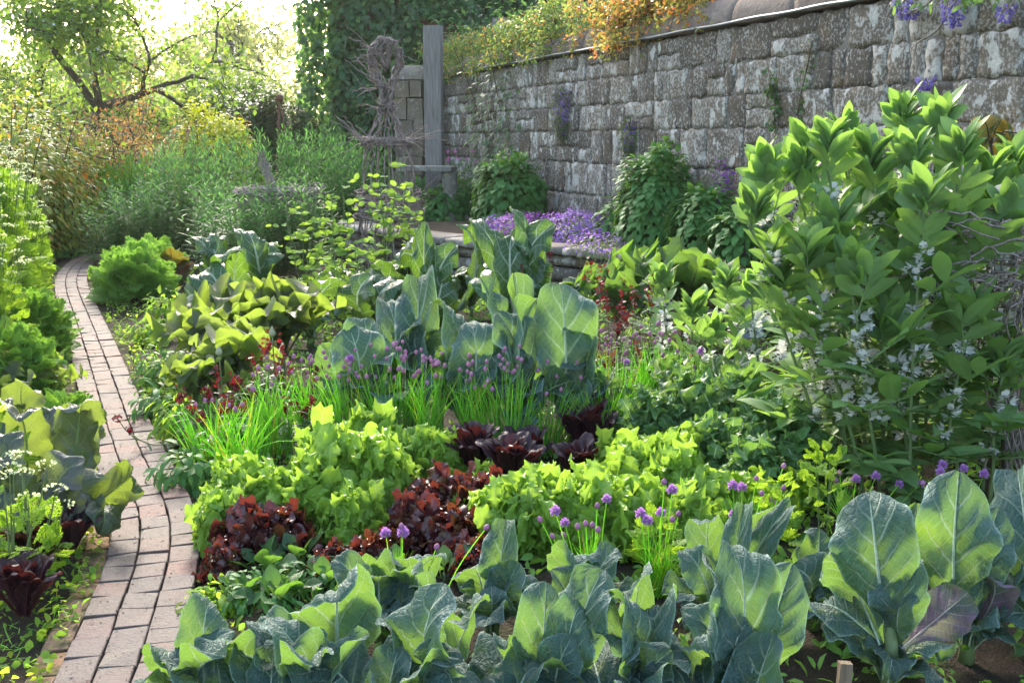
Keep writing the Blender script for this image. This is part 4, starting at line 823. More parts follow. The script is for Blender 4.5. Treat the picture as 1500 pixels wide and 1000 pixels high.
# ------------------------------------------------------------------ chives
for i,(u,v,n,H,op,sc,lab) in enumerate((
 (352,715,3,.40,0,1.35,'large grassy chive clump with few buds beside the brick path, left of the lime lettuces'),
 (312,690,4,.34,0,1.0,'smaller chive clump nearest the brick path'),(405,668,9,.40,0,1.1,'chive clump behind the large grassy one, below the purple kale'),
 (462,655,14,.40,0,1.1,'chive clump left of the middle cauliflowers'),(522,665,20,.44,.04,1.1,'chive clump with many buds at the left of the long middle row'),(575,668,20,.46,.04,1.1,'chive clump with tall buds before the central oval cauliflower leaf'),
 (632,670,20,.44,0,1.0,'chive clump in the middle of the long row'),(690,668,14,.40,0,1.0,'chive clump in front of the arching cauliflower leaf'),(745,672,16,.44,0,1.1,'chive clump before the lit upright cauliflower leaf'),
 (800,665,6,.36,0,1.0,'nearly budless chive clump left of the tallest wine-red cos'),(905,640,18,.46,.2,1.1,'chive clump with mauve heads under the dark red wallflowers'),(955,628,14,.46,.1,1.0,'chive clump in front of the terracotta pot'),(880,660,2,.36,0,1.0,'low chive clump behind the tallest wine-red cos'),
 (1005,640,6,.42,.2,.9,'chive clump hidden among the curly kale leaves'))):
    chives(G(u,v),lab,100+i,n,H,op,sc)
def chive_flowers(bu,bv,tips,label,seed,sc=.7,H=.22):
    rnd=random.Random(seed); b=G(bu,bv); t=thing('chive_clump',label,'chives',b,0,'flowering chives among the vegetables'); ob('blades',CT[seed%3],t,None,Matrix.Rotation(rnd.uniform(0,6),4,'Z')@Matrix.Diagonal((sc,sc,H/.40,1)))
    for (u,v,o) in tips:
        tp=A(u,v,b.y+rnd.uniform(-.1,.1))-b; me,tip=SM[0]; a=math.atan2(tp.x*-1,tp.y); foot=Vector((tp.x*.45,tp.y*.45,0)); d=tp-foot
        m=MB(); P=[foot.lerp(tp,k/6)+Vector((0,0,.0))+Vector((tp.x,tp.y,0))*(-.08*math.sin(PI*k/6)) for k in range(7)]; m.tube(P,[.0024-.0008*k/6 for k in range(7)],4,cap=False)
        s=ob('flower_stalk',m.build('flower_stalk',M['chive']),t); ob('flower_head',HO[rnd.randint(0,1)] if o else HB,s,None,m4(tp-(d.normalized()*.012),d.cross(Vector((1,.1,0))),d,rnd.uniform(.95,1.2) if o else 1.1))
chive_flowers(865,875,[(889,730,1),(813,748,1),(827,765,1),(875,740,0),(791,760,0),(846,770,0),(858,766,0),(868,768,0),(809,785,0),(825,783,0),(876,775,0)],'flowering chives with round mauve heads in the right lime lettuces',31,.6)
chive_flowers(960,870,[(985,717,1),(938,752,1),(948,762,1),(968,750,1),(973,705,0),(994,752,0),(985,760,0)],'flowering chives left of the curly kale with a tall mauve head on the right',32,.6)
chive_flowers(585,905,[(565,780,1),(590,780,1),(588,770,0),(713,772,0),(640,800,0)],'pair of pale mauve chive flowers below the red oakleaf lettuces',33,.5)
chive_flowers(1085,820,[(1073,711,1),(1087,714,1),(1074,753,1),(1133,731,1),(1108,700,0),(1116,722,0),(1148,714,0),(1148,682,0),(1118,735,0)],'flowering chives rising between the yellow-green cauliflower leaves and curly kale',34,.7)
chive_flowers(1240,790,[(1225,703,0),(1230,692,0),(1238,706,0),(1254,701,1),(1283,697,1),(1317,709,1),(1350,708,1)],'flowering chives in shade behind the broad front cauliflower leaf',35,.7)
chive_flowers(1395,800,[(1381,681,1),(1377,690,1),(1412,686,1),(1441,694,1),(1352,707,0)],'flowering chives with four mauve heads at the foot of the broad beans',36,.6)
# ------------------------------------------------------------------ broad beans
BG='broad beans in the tall right-hand group'
for i,(bu,bv,tu,tv,lab) in enumerate((
 (1262,700,1180,235,'left outermost tall broad bean, its top against the wall'),(1290,690,1238,215,'tall broad bean with clustered upright top, second from the left at the crest'),(1325,690,1318,185,'tallest broad bean with narrow pointed tip near the crest'),
 (1350,705,1375,195,'tall broad bean leaning right with three leaves at its tip'),(1275,715,1160,265,'broad bean arching left over the terrace slabs'),(1322,715,1265,255,'broad bean in the upper middle of the tall group'),
 (1340,720,1335,250,'broad bean with a dark bunched top below the tallest one'),(1370,710,1440,280,'broad bean at the upper right of the group beside the fern leaves'),(1410,705,1490,255,'broad bean at the right edge by the dead twigs'),
 (1330,740,1345,310,'front broad bean with the thickest bare stem and dense white flowers'),(1265,735,1175,400,'front left broad bean of middle height with yellowish stem'),(1290,745,1240,420,'front broad bean of middle height with three flower clusters down its stem'),
 (1375,740,1420,480,'lower broad bean at the front right beside the dead twigs'),(1210,720,1135,430,'broad bean half hidden behind curly kale at the left of the group'),(1240,725,1215,350,'broad bean filling the middle left of the group'),(1300,700,1290,330,'broad bean with pale flowers in the heart of the group'),
 (1235,705,1115,270,'bean at the far left of the tall group, its top over the slabs'),(1385,715,1405,240,'broad bean leaning right below the three-leaved tip'),(1300,715,1205,225,'leafy broad bean between the two left crest tops'),(1440,715,1465,330,'broad bean behind the dead twigs, low at the right'),(1255,720,1095,330,'bean leaning far left above the young broad beans'),(1400,725,1390,360,'broad bean right of the thick bare front stem'),(1340,735,1290,500,'short broad bean low at the front of the group'),(1450,730,1465,560,'short broad bean at the far right foot of the twigs'))):
    bean(G(bu,bv),A(tu,tv,G(bu,bv).y+(.05 if i<9 else -.05)),lab,200+i,BG,1.,1.2)
for i,(bu,bv,tu,tv,lab) in enumerate(((985,560,965,425,'small broad bean with yellow-green leaves beside the terracotta pot'),(1025,600,1010,470,'small broad bean standing in front of the terracotta pot'),(1085,590,1065,430,'small broad bean before the fallen slate'),(1110,610,1105,440,'small broad bean right of the fallen slate'),(1065,640,1045,500,'small broad bean low behind the curly kale'))):
    b=G(bu,bv); bean(b,A(tu,tv,b.y),lab,300+i,'young broad beans by the terrace',1.25,1.05)
# ------------------------------------------------------------------ kale, chard, mustard, spinach
CK=[]
def ros(name,lab,cat,group,u,v,key,n,L,seed,el=(78,25),wf=1.,inner=.6,lean=(0,0),stem='stem',h=.1,r=.016,z0=.05):
    rnd=random.Random(seed); t=thing(name,lab,cat,G(u,v),0,group); stump(t,r,h,stem); rosette(t,key,n,L,rnd,el,.015,'leaf',wf,z0,lean,None,inner); CK.append(t); return t
for i,(u,v,n,L,lab) in enumerate(((955,668,14,.30,'curly kale right behind the lime lettuces, with pale ribs'),(1015,668,16,.34,'curly kale in the middle of the curly row'),(1075,680,16,.36,'dark curly kale in front of the young broad beans'),(1125,700,16,.36,'dark curly kale touching the tall broad beans'),(1040,715,12,.26,'curly kale at the front of the curly row'),(1170,720,12,.3,'curly kale in shade under the tall broad beans'),(990,625,12,.34,'curly kale behind the others near the chives'),(1100,740,12,.25,'low curly kale at the front right of the row'))):
    ros('curly_kale',lab,'kale','curly kale plants',u,v,'curly',4,L*1.1,400+i,(88,60),1.1,.7); s_=L/.26; ob('foliage',LT['curl'][i%3],bpy.data.objects[-1] if 0 else CK[-1],None,Matrix.Rotation(i*1.3,4,'Z')@Matrix.Diagonal((s_,s_,s_*1.05,1)))
for i,(u,v,lab) in enumerate(((1003,650,'variegated kale with cream centred leaves among the curly kale'),(1035,625,'second cream variegated kale, nearer the young broad beans'))): ros('variegated_kale',lab,'kale','variegated kales',u,v,'curlyw',9,.44,430+i,(88,50),.6)
for i,(u,v,n,L,lab) in enumerate(((315,575,11,.50,'purple-veined kale with yellow-lit frills nearest the path'),(365,545,12,.58,'tall purple-veined kale in the middle of the yellow kale group'),(415,555,12,.56,'purple-veined kale at the right of the yellow kale group'),(345,610,9,.42,'low purple kale with dark leaves above the chives'),(290,630,7,.36,'small drooping kale leaf plant beside the weeds at the path'))):
    ros('purple_kale',lab,'kale','purple-veined kales',u,v,'kalep',n+3,L*.95,440+i,(86,38),.95,.6,h=.22,z0=.14)
for i,(u,v,n,L,lab) in enumerate(((905,510,12,.55,'green kale with purple stems before the terrace slabs, behind the wallflowers'),(955,490,12,.62,'tall green kale with purple stems against the terrace edge'),(1000,500,9,.66,'green kale with frilled top rising above the pale slabs'))):
    ros('green_kale',lab,'kale','green kales',u,v,'kaleg',n,L*.95,450+i,(84,35),.95,.65,h=.3,z0=.2,stem='darkstem')
CHG='chard plants'
for i,(bu,bv,lab,L,fill) in enumerate((
 (765,500,'largest glossy chard with arching crinkled leaves in front of the purple flowers',[(685,318,45,0,'f'),(715,312,50,.1,'f'),(752,335,55,-.1,'f'),(845,338,60,0,'f'),(800,365,70,-.1,'f'),(835,440,50,-.1,'s'),(680,395,70,-.1,'f'),(720,370,60,-.15,'f'),(780,330,50,.1,'f')],8),
 (640,485,'chard with thick white stems rising above its leaves',[(630,325,28,0,'f'),(655,322,30,.05,'s'),(600,350,40,0,'f'),(690,360,50,0,'f'),(570,355,45,.05,'b'),(660,390,60,-.1,'f')],8),
 (565,490,'chard with a sunlit leaf left of the white-stemmed one',[(530,395,55,-.05,'b'),(555,385,60,0,'b'),(600,395,60,-.05,'f'),(520,430,50,-.1,'b'),(580,400,70,-.1,'f')],7),
 (330,480,'chard with white-ribbed leaves in the sun, behind the yellow kale',[(252,440,62,-.05,'f'),(290,378,42,0,'f'),(318,380,40,.05,'b'),(345,375,38,0,'b'),(385,385,50,0,'s'),(300,440,75,-.1,'f'),(365,430,60,-.1,'b'),(275,390,45,.05,'f')],6),
 (455,505,'chard with pale upright leaves right of the yellow kale',[(440,415,45,0,'f'),(478,425,50,0,'f'),(500,450,50,0,'b'),(430,450,50,-.1,'b'),(515,420,45,.1,'b')],7),
 (385,440,'chard farther back behind the sunlit white-ribbed one',[(360,335,38,0,'f'),(395,340,40,0,'b'),(335,345,36,.05,'f'),(420,360,40,0,'f')],7),
 (310,425,'chard at the foot of the tall narrow-leaved mass',[(290,335,36,0,'f'),(320,340,34,0,'b'),(270,355,34,0,'f')],6),
 (500,450,'chard low between the peas and the willow obelisk',[(480,385,40,0,'b'),(520,390,40,0,'f')],8))):
    handplant('chard_plant',lab,'chard',CHG,bu,bv,L,'chard',seed=80+i*3,fill=fill,fl=.42,nomw=.46,sr=.03,sh=.08,el=(75,15))
for i,(u,v,n,L,lab) in enumerate(((690,462,12,.55,'dark chard against the slab edge, between the white-stemmed and the largest chard'),(835,478,11,.5,'dark chard at the right of the largest one, below the violet cushion'),(600,440,12,.5,'dark chard at the right foot of the willow obelisk'),(540,455,10,.45,'dark chard low between obelisk and middle cauliflowers'))): ros('chard_plant',lab,'chard',CHG,u,v,'chard',n,L,495+i,(82,30),1.,.65,h=.08,z0=.05)
handplant('ruby_chard','ruby chard with red stems and backlit leaves between dill and white-ribbed chard','chard',None,255,428,[(212,378,36,0,'b'),(250,366,40,0,'b'),(268,372,36,-.05,'b'),(235,392,40,-.05,'f'),(280,385,34,0,'f'),(225,410,34,-.1,'f')],'chardred',seed=120,fill=4,fl=.35,nomw=.46)
MU='mustard plants left of the path'
for i,(bu,bv,lab,L,fill) in enumerate((
 (98,790,'mustard plant with one tall brilliant yellow-green backlit leaf beside the path',[(125,580,75,.05,'b'),(85,570,60,.1,'b'),(180,705,62,-.12,'s'),(150,655,70,-.05,'f'),(60,680,85,-.1,'f'),(160,790,70,-.2,'b'),(105,690,60,-.1,'f')],4),
 (25,790,'mustard plant with dark puckered leaves at the left edge',[(15,570,80,0,'b'),(60,610,65,0,'f'),(40,700,100,-.12,'f'),(-10,680,80,-.1,'f'),(75,640,60,0,'s')],5),
 (60,690,'mustard plant behind the tall yellow-lit one',[(75,575,50,0,'f'),(40,560,60,0,'b'),(100,585,45,.05,'f'),(20,590,55,0,'f'),(130,590,45,0,'s')],5),
 (5,690,'mustard plant at the left edge behind the dark puckered one',[(10,560,55,0,'f'),(-20,570,60,0,'b'),(30,590,50,0,'b')],5))):
    handplant('mustard_plant',lab,'mustard plant',MU,bu,bv,L,'mustard',seed=140+i*3,fill=fill,fl=.28,nomw=.58,sr=.02,sh=.1)
for i,(u,v,L,lab) in enumerate(((45,580,.34,'purple kale with blue-grey lobed leaf behind the mustard'),(15,610,.34,'purple kale at the left edge behind the mustard'),(80,590,.22,'small purple kale leaf plant beside the path'))): ros('purple_kale',lab,'kale','purple kales left of the path',u,v,'kalep',6,L,470+i,(80,30),.7)
for i,(u,v,L,n,lab) in enumerate(((385,842,.16,7,'spinach with arrow-shaped leaves between two red oakleaf lettuces'),(440,830,.17,6,'spinach with a broad upright leaf right of the left red oakleaf'),(580,850,.15,6,'spinach under the central red oakleaf'),(610,745,.15,5,'spinach leaf plant between lime mound and red oakleaf'),(650,850,.15,6,'spinach in front of the crimson oakleaf'),(1120,700,.2,5,'spinach among the dark curly kale'),(405,892,.15,6,'spinach seedling on the bare soil before the left red oakleaf'),(350,880,.13,6,'small spinach near the bricks below the red oakleaf'),(425,880,.13,6,'spinach seedling left of the big sunlit cauliflower leaf'),(470,865,.14,6,'small spinach behind the big sunlit cauliflower leaf'))):
    ros('spinach_plant',lab,'spinach','spinach plants',u,v,'spin',n,L,480+i,(70,15),1.,.7,h=.03,r=.006,z0=.01)
# ------------------------------------------------------------------ wallflowers
def wallflower(u,v,H,n,lab,seed,heads=None,rad=.09):
    rnd=random.Random(seed); t=thing('wallflower',lab,'wallflower',G(u,v),0,'dark red wallflowers'); m,ST=stems_plant(n,H,rad,seed,'stem',.25,.004); ob('stems',m.build('stems',M['stem']),t); rs=np.random.RandomState(seed)
    P=[];D=[];U=[]
    for st in ST:
        for i in range(26):
            f=.1+.68*rs.uniform(); a=rs.uniform(0,6.28); P.append(tuple(along(st,f))); D.append((math.cos(a),math.sin(a),rs.uniform(-.2,.6))); U.append((0,0,1))
    ob('foliage',lm('foliage',scat(tri(simple(1,.2,.3,.35,.45)),P,D,U,rs.uniform(.05,.1,len(P))),M['greyleaf']),t)
    for st in ST:
        k=20; off=rs.normal(0,1,(k,3))*[.014,.014,.03*H/.4]; q=arr(tuple(st[-1])); ob('flower_head',lm('flower_head',scat(P4y,q+off,off*[1,1,.3]+rs.normal(0,.01,(k,3)),rdir(rs,k),rs.uniform(.018,.032,k)),M['redf']),t)
for i,(u,v,H,n,lab) in enumerate(((800,520,.75,2,'lone red wallflower spire in front of the largest chard'),(880,580,.78,4,'tall wallflower with bright red spikes right of the rounded cauliflower leaf'),(915,585,.62,7,'dense deep red wallflower in front of the green kale'),(930,560,.7,3,'red wallflower spike beside the young broad beans'),(895,620,.42,5,'low dark wallflower among the right chives'),(980,600,.3,4,'low wallflower in front of the terracotta pot'),
    (385,640,.5,4,'dark red wallflower in front of the purple kale'),(355,660,.38,5,'low maroon wallflower above the large chive clump'),(430,640,.42,3,'maroon wallflower left of the middle cauliflowers'),(300,660,.32,4,'small wallflower with red flowers near the path weeds'),(330,690,.3,4,'grey-leaved wallflower with few flowers left of the chives'),(450,670,.3,5,'grey-leaved low wallflower under the chive buds'))):
    wallflower(u,v,H,n,lab,500+i)
# a stem leaning out over the path
b=G(300,660); t=thing('wallflower','single wallflower stem leaning out over the brick path with two crimson heads','wallflower',b,0,'dark red wallflowers'); m=MB(); tips=[A(172,612,b.y-.08)-b,A(187,630,b.y-.1)-b]
P0=[Vector((0,0,.02)),Vector((-.13,-.02,.04)),Vector((-.27,-.04,.05)),tips[0]*.95+Vector((.03,0,-.07)),tips[0]]; m.tube(spline(P0,5),.003,5); m.tube([P0[2],tips[1]*.97+Vector((.02,0,-.04)),tips[1]],.0025,5); ob('stems',m.build('stems',M['stem']),t); rs=np.random.RandomState(3)
for q in tips: k=9; off=rs.normal(0,.011,(k,3)); ob('flower_head',lm('flower_head',scat(P4y,arr(tuple(q))+off,off+rs.normal(0,.004,(k,3)),rdir(rs,k),rs.uniform(.022,.03,k)),M['redf']),t)
k=12; pp=arr([tuple(spline(P0,5)[i+3]) for i in range(k)]); ob('foliage',lm('foliage',scat(tri(simple(1,.2,.3,.35,.45)),pp,rdir(rs,k,-.3,.5),np.tile([0,0,1.],(k,1)),rs.uniform(.05,.1,k)),M['greyleaf']),t)
# tulip seed heads and onion buds
for i,(u,v,tu,tv,lab) in enumerate(((325,640,321,520,'pale round allium bud on a tall stalk over the yellow kale'),(402,640,399,492,'pointed allium bud on a tall stalk, right of the rounder bud'))):
    b=G(u,v); tp=A(tu,tv,b.y)-b; t=thing('allium_bud',lab,'flower bud',b,0,'tall allium buds'); m=MB(); m.tube(spline([Vector((0,0,0)),tp*.5+Vector((.01,0,0)),tp],4),.004,5); ob('flower_stalk',m.build('flower_stalk',M['stem']),t); m=MB(); m.tube([tp+Vector((0,0,z)) for z in (-.004,.004,.016,.03,.042,.055)],[.006,.016,.019,.014,.007,.001],9); ob('flower_head',m.build('flower_head',M['seed']),t)
# ------------------------------------------------------------------ pots, slate
def pot(p,r,h,lab,rot):
    m=MB(); P=[(0,.72),(.0,.72),(.7,.92),(.72,1.02),(.98,1.05),(1.,1.03),(1.,.93),(.7,.86),(.1,.66),(.08,.0)]; n=24; V=[];
    for z,k in P:
        for j in range(n): a=2*PI*j/n; V.append((r*k*math.cos(a),r*k*math.sin(a),h*z))
    m.add(V,[(i*n+j,i*n+(j+1)%n,(i+1)*n+(j+1)%n,(i+1)*n+j) for i in range(len(P)-1) for j in range(n)])
    q=NT('terracotta'); pz=q.obj(); c=q.mix(q.ramp(q.noise(9,4,.6,pz),[(.35,0.),(.7,.8)]),(.23,.085,.045),(.14,.07,.045)); o=ob('terracotta_pot',m.build('terracotta_pot',q.fin(q.bsdf(c,.8,q.bump(q.noise(60,3,.6,pz),.4,.01),.3))),None,p); o.rotation_euler=rot; tag(o,lab,'pot')
pot(G(985,572)+Vector((0,0,.02)),.16,.26,'old terracotta pot lying tilted between wallflowers and young broad beans',(R(62),R(10),R(60)))
b=A(1408,430,5.6); pot(Vector((b.x,b.y,0)),.17,.75,'tall orange terracotta forcing pot almost hidden behind the broad beans',(0,0,0))
p=A(1097,505,8.0); m=MB(); rnd=random.Random(6); V=[(-.11,0,-.09),(.09,0,-.11),(.12,0,.02),(.06,0,.1),(-.1,0,.07)]; V=V+[(x,.012,z) for x,_,z in V]; m.add(V,[(0,1,2,3,4),(9,8,7,6,5)]+[(i,(i+1)%5,(i+1)%5+5,i+5) for i in range(5)])
o=ob('roof_slate',m.build('roof_slate',plain('slate',(.22,.24,.29),.5),False),None,Vector((p.x,p.y,.15))); o.rotation_euler=(R(-25),0,R(12)); tag(o,'broken blue-grey slate leaning by the retaining wall behind young broad beans','slate')
# ------------------------------------------------------------------ feathery plants left of the path
CHV='chervil bushes left of the path'
for i,(u,v,H,r,n,fl,mat,um,lab) in enumerate((
 (25,560,1.28,.42,620,.12,'cherv',26,'tall frothy yellow-green chervil bush cut by the left edge'),(50,500,1.36,.46,620,.13,'cherv',26,'tall frothy chervil bush right behind the front one'),(72,455,1.25,.40,520,.13,'cherv',18,'chervil bush leaning over the brick path'),
 (30,430,1.40,.45,460,.14,'cherv',20,'chervil bush in the back row, left of the path bend'),(70,418,1.05,.36,360,.13,'cherv',10,'rearmost chervil bush where the path bends'),
 (60,530,.45,.32,380,.13,'cherv2',0,'low green parsley-like bush at the edge of the bricks'),(30,590,.42,.36,380,.12,'cherv2',0,'low green bush of divided leaves behind the purple kale'),(112,640,.2,.16,120,.1,'cherv2',0,'small patch of divided green leaves touching the bricks left of the path'))):
    t=thing('chervil_bush',lab,'chervil',G(u,v)+Vector((-.3 if i<5 else -.05,0,0)),0,CHV); ob('foliage',lm('foliage',feather(int(n*1.7),H,r,fl,600+i,zlo=.03),M[mat]),t); m,_=stems_plant(9,H*.8,r*.6,i,'stem',.1,.005); ob('stems',m.build('stems',M['stem']),t)
    if um: umbels(t,um*4,H,r*1.05,620+i,.55)
for i,(u,v,H,lab) in enumerate(((20,880,.55,'flowering chervil with small white umbels at the left edge before the mustard'),(48,860,.42,'thin yellow-green chervil stalk in front of the mustard'),(5,790,.7,'tall chervil flower stalk against the left edge'))):
    t=thing('flowering_chervil',lab,'chervil',G(u,v),0,'flowering chervil stalks'); rs=np.random.RandomState(i); ob('foliage',lm('foliage',feather(46,H*.75,.16,.09,640+i),M['cherv']),t); umbels(t,5,H,.15,650+i,.6)
for i,(u,v,H,r,n,lab) in enumerate(((196,440,.34,.34,420,'feathery bright green dill patch beside the path bend'),(225,422,.36,.3,340,'feathery dill patch in front of the ruby chard'))):
    t=thing('dill_plant',lab,'dill','' and 0 or G(u,v),0,'dill plants'); ob('foliage',lm('foliage',feather(int(n*.75),H,r,.24,660+i,FS=FD),M['carrot']),t); m,_=stems_plant(8,H*.8,r*.6,i); ob('stems',m.build('stems',M['stem']),t)
for i,(u,v,H,r,lab) in enumerate(((1205,790,.45,.09,'upright leafy coriander stem between the front cauliflowers and the beans'),(1130,820,.32,.08,'leafy coriander stem left of the taller one'),(960,850,.26,.08,'coriander seedling beside the mauve chive heads'))):
    t=thing('coriander_plant',lab,'coriander',G(u,v),0,'coriander plants'); ob('foliage',lm('foliage',feather(60,H,r,.07,670+i),M['cherv']),t); m,_=stems_plant(3,H*.9,.02,i); ob('stems',m.build('stems',M['stem']),t)
# yellow-green weeds, small leafy plants beside the path
for i,(u,v,H,r,lab) in enumerate(((250,560,.3,.24,'bushy green celery-like plant beside the path below the dill'),(248,470,.3,.2,'small yellow-green bush between dill and kale by the path'),(246,610,.24,.2,'leafy weed clump on the bed edge next to the path'),(284,640,.28,.2,'leafy green clump under the small drooping kale'),(290,705,.2,.2,'low weed clump at the bed edge beside the chives'),(222,500,.18,.16,'low leafy clump at the right edge of the bricks'),(385,880,.1,.16,'low chickweed-like clump on the soil below the spinach'),(320,890,.08,.12,'tiny weed clump between bricks and front cauliflower'),(460,850,.1,.14,'low weed clump behind the big sunlit cauliflower leaf'))):
    t=thing('leafy_herb',lab,'herb',G(u,v),0,'small leafy herbs along the path'); ob('foliage',lm('foliage',moundgeo(260,r,r,H,680+i,.075 if i<6 else .04,tri(simple(1,.5,.2,.25)),dr=.7),M['mound'] if i%2==0 else M['weed']),t); m,_=stems_plant(6,H*.8,r*.5,i); ob('stems',m.build('stems',M['stem']),t)
# ------------------------------------------------------------------ narrow-leaved mass
rnd=random.Random(8)
NLs=[narrowleaf(1.62,.32,36,s) for s in (1,2,3,4)]; NLm=[(a.build('stems',M['stem']),lm('foliage',b,M['tarr'])) for a,b in NLs]
nl=[(165,385,.5,'at the left end beside the path'),(200,382,.66,'second from the path'),(245,375,.84,'third from the path'),(290,372,.95,'left of the woven willow nest'),(335,368,.97,'directly left of the woven willow nest'),(185,368,.66,'behind the path end'),(225,362,.85,'below the sword-leaved iris'),
    (270,358,1.0,'below the golden mound'),(315,356,1.02,'under the golden mound, back row'),(360,356,1.03,'behind the willow nest on its left'),(405,354,1.05,'directly behind the willow nest'),(445,356,1.04,'behind the willow nest on its right'),(485,360,1.03,'between willow nest and obelisk'),(520,364,1.0,'left of the willow obelisk'),
    (430,372,.72,'right below the willow nest'),(380,380,.6,'low under the willow nest'),(460,352,1.1,'back row against the dark climber'),(505,352,1.08,'back row beside the dark climber'),(545,366,.92,'behind the willow obelisk'),(300,384,.7,'low in front, behind the chard'),(345,386,.62,'low in front of the willow nest, behind chard'),(412,411,.68,'hiding the legs of the willow nest'),(355,410,.66,'hiding the left legs of the willow nest'),(325,402,.5,'low before the nest, beside the ruby chard'),(385,413,.6,'low before the middle of the willow nest'),(448,408,.7,'before the willow nest on its right side')]
for i,(u,v,s,w_) in enumerate(nl):
    t=thing('tall_herb_clump','tall dark green narrow-leaved herb clump '+w_,'herb',G(u,v),rnd.uniform(0,6),'tall narrow-leaved herb clumps'); t.scale=(1.05,1.05,s); a,b=NLm[i%4]; ob('stems',a,t); ob('foliage',b,t)
# ------------------------------------------------------------------ willow obelisk and nest
def twigs(curves,r=.008,rnd=random.Random(1),jit=.015,n=5):
    m=MB()
    for P in curves:
        P=[p+Vector((rnd.gauss(0,jit),rnd.gauss(0,jit),rnd.gauss(0,jit))) for p in spline([Vector(p) for p in P],5)]; k=len(P); q=r*rnd.uniform(.6,1.2); m.tube(P,[q*(1-.5*i/k) for i in range(k)],n)
    return m
def obelisk():
    rnd=random.Random(5); Y=12.2; b=A(572,400,Y); b.z=0; s=Y/F; top=A(563,60,Y).z; t=thing('willow_obelisk','tall tattered obelisk of woven brown willow twigs, knotted into a loop at the top','plant support',b)
    z=lambda v: A(570,v,Y).z; X=lambda u:(u-572)*s
    C=[]
    for i in range(16):                                     # uprights up to the neck
        a=2*PI*i/16+rnd.uniform(-.2,.2); r0=.34
        C.append([(r0*math.cos(a),r0*math.sin(a),0),(r0*1.02*math.cos(a),r0*1.02*math.sin(a),z(330)),(.28*math.cos(a),.28*math.sin(a),z(240)),(.17*math.cos(a),.17*math.sin(a),z(190)),(.05*math.cos(a),.05*math.sin(a),z(155)),(.05*math.cos(a+2),.05*math.sin(a+2),z(120))])
    ob('uprights',twigs(C,.012,rnd,.018).build('uprights',M['twig']),t)
    C=[]
    for sd in (-1,1):                                       # the loop at the top
        for i in range(13):
            k=rnd.uniform(.7,1.25); d=rnd.uniform(-.06,.06); C.append([(sd*.03,d,z(160)),(sd*.055*k,d,z(128)),(sd*.15*k,d+.03,z(98)),(sd*.16*k,d,z(74)),(sd*.05*k,d-.02,z(60)+rnd.uniform(-.03,.04)),(-sd*.04,d,z(72)),(-sd*.02,d,z(100))])
    ob('top_loop',twigs(C,.015,rnd,.016).build('top_loop',M['twig']),t)
    def band(zc,rr,n,th,nm):
        C=[]
        for i in range(n):
            a0=rnd.uniform(0,6.28); ln=rnd.uniform(2.5,5.5); r=rr*rnd.uniform(.93,1.1); z0=zc+rnd.gauss(0,th); C.append([(r*math.cos(a0+ln*k/7),r*math.sin(a0+ln*k/7),z0+rnd.gauss(0,th*.6)) for k in range(8)])
        ob(nm,twigs(C,.009,rnd,.012).build(nm,M['twig']),t)
    band(z(207),.28,22,.022,'woven_band'); band(z(300),.38,34,.07,'woven_band'); band(z(158),.075,16,.03,'neck_binding')
    C=[]
    for i in range(110):
        zz=rnd.choice((z(80),z(100),z(130),z(160),z(205),z(205),z(290),z(320))); a=rnd.uniform(0,6.28); r=.1 if zz>z(170) else .33; l=rnd.uniform(.1,.42); p=Vector((r*math.cos(a),r*math.sin(a),zz)); d=Vector((math.cos(a+rnd.uniform(-.8,.8)),math.sin(a),rnd.uniform(-.5,1.1)))
        C.append([p,p+d*l*.5+Vector((0,0,.02)),p+d*l])
    C.append([(X(560),0,z(210)),(X(528),0,z(200)),(X(500),0,z(170))]); C.append([(X(600),0,z(205)),(X(615),0,z(195)),(X(628),0,z(182))])
    ob('loose_twigs',twigs(C,.006,rnd,.006,4).build('loose_twigs',M['twig']),t)
obelisk()
def nest():
    rnd=random.Random(9); c=A(408,300,12.3); t=thing('willow_nest','low dark ring of woven willow twigs with an upright twig bundle among the narrow leaves','plant support',(c.x,c.y,0)); zt=A(408,280,12.3).z; C=[]
    for i in range(40):
        a0=rnd.uniform(0,6.28); r=.44*rnd.uniform(.75,1.12); z0=zt+rnd.gauss(-.05,.05); ln=rnd.uniform(2,5); C.append([(1.15*r*math.cos(a0+ln*k/7),r*math.sin(a0+ln*k/7),z0+rnd.gauss(0,.025)) for k in range(8)])
    ob('woven_ring',twigs(C,.012,rnd,.015).build('woven_ring',M['twig']),t); C=[]
    for i in range(14):
        a=2*PI*i/14; C.append([(.2*math.cos(a),.14*math.sin(a),0),(.36*math.cos(a),.3*math.sin(a),zt*.6),(.42*math.cos(a),.36*math.sin(a),zt)])
    ob('uprights',twigs(C,.012,rnd,.02).build('uprights',M['twig']),t); C=[]
    for i in range(12): C.append([(.15+rnd.gauss(0,.04),-.3,zt*.6),(.02+rnd.gauss(0,.025),-.28,zt),(-.08+rnd.gauss(0,.03),-.25,A(395,240,12.3).z),(-.12+rnd.gauss(0,.02),-.25,A(393,218,12.3).z+rnd.uniform(-.1,.03))])
    ob('twig_bundle',twigs(C,.009,rnd,.012).build('twig_bundle',M['twig']),t); C=[]
    for i in range(9): a=rnd.uniform(3.3,6.1); C.append([(.42*math.cos(a),.36*math.sin(a),zt),(.5*math.cos(a),.46*math.sin(a),zt-.15),(.47*math.cos(a)+rnd.gauss(0,.05),.46*math.sin(a),zt-rnd.uniform(.15,.3))])
    ob('hanging_twigs',twigs(C,.007,rnd,.02,4).build('hanging_twigs',M['twig']),t)
nest()
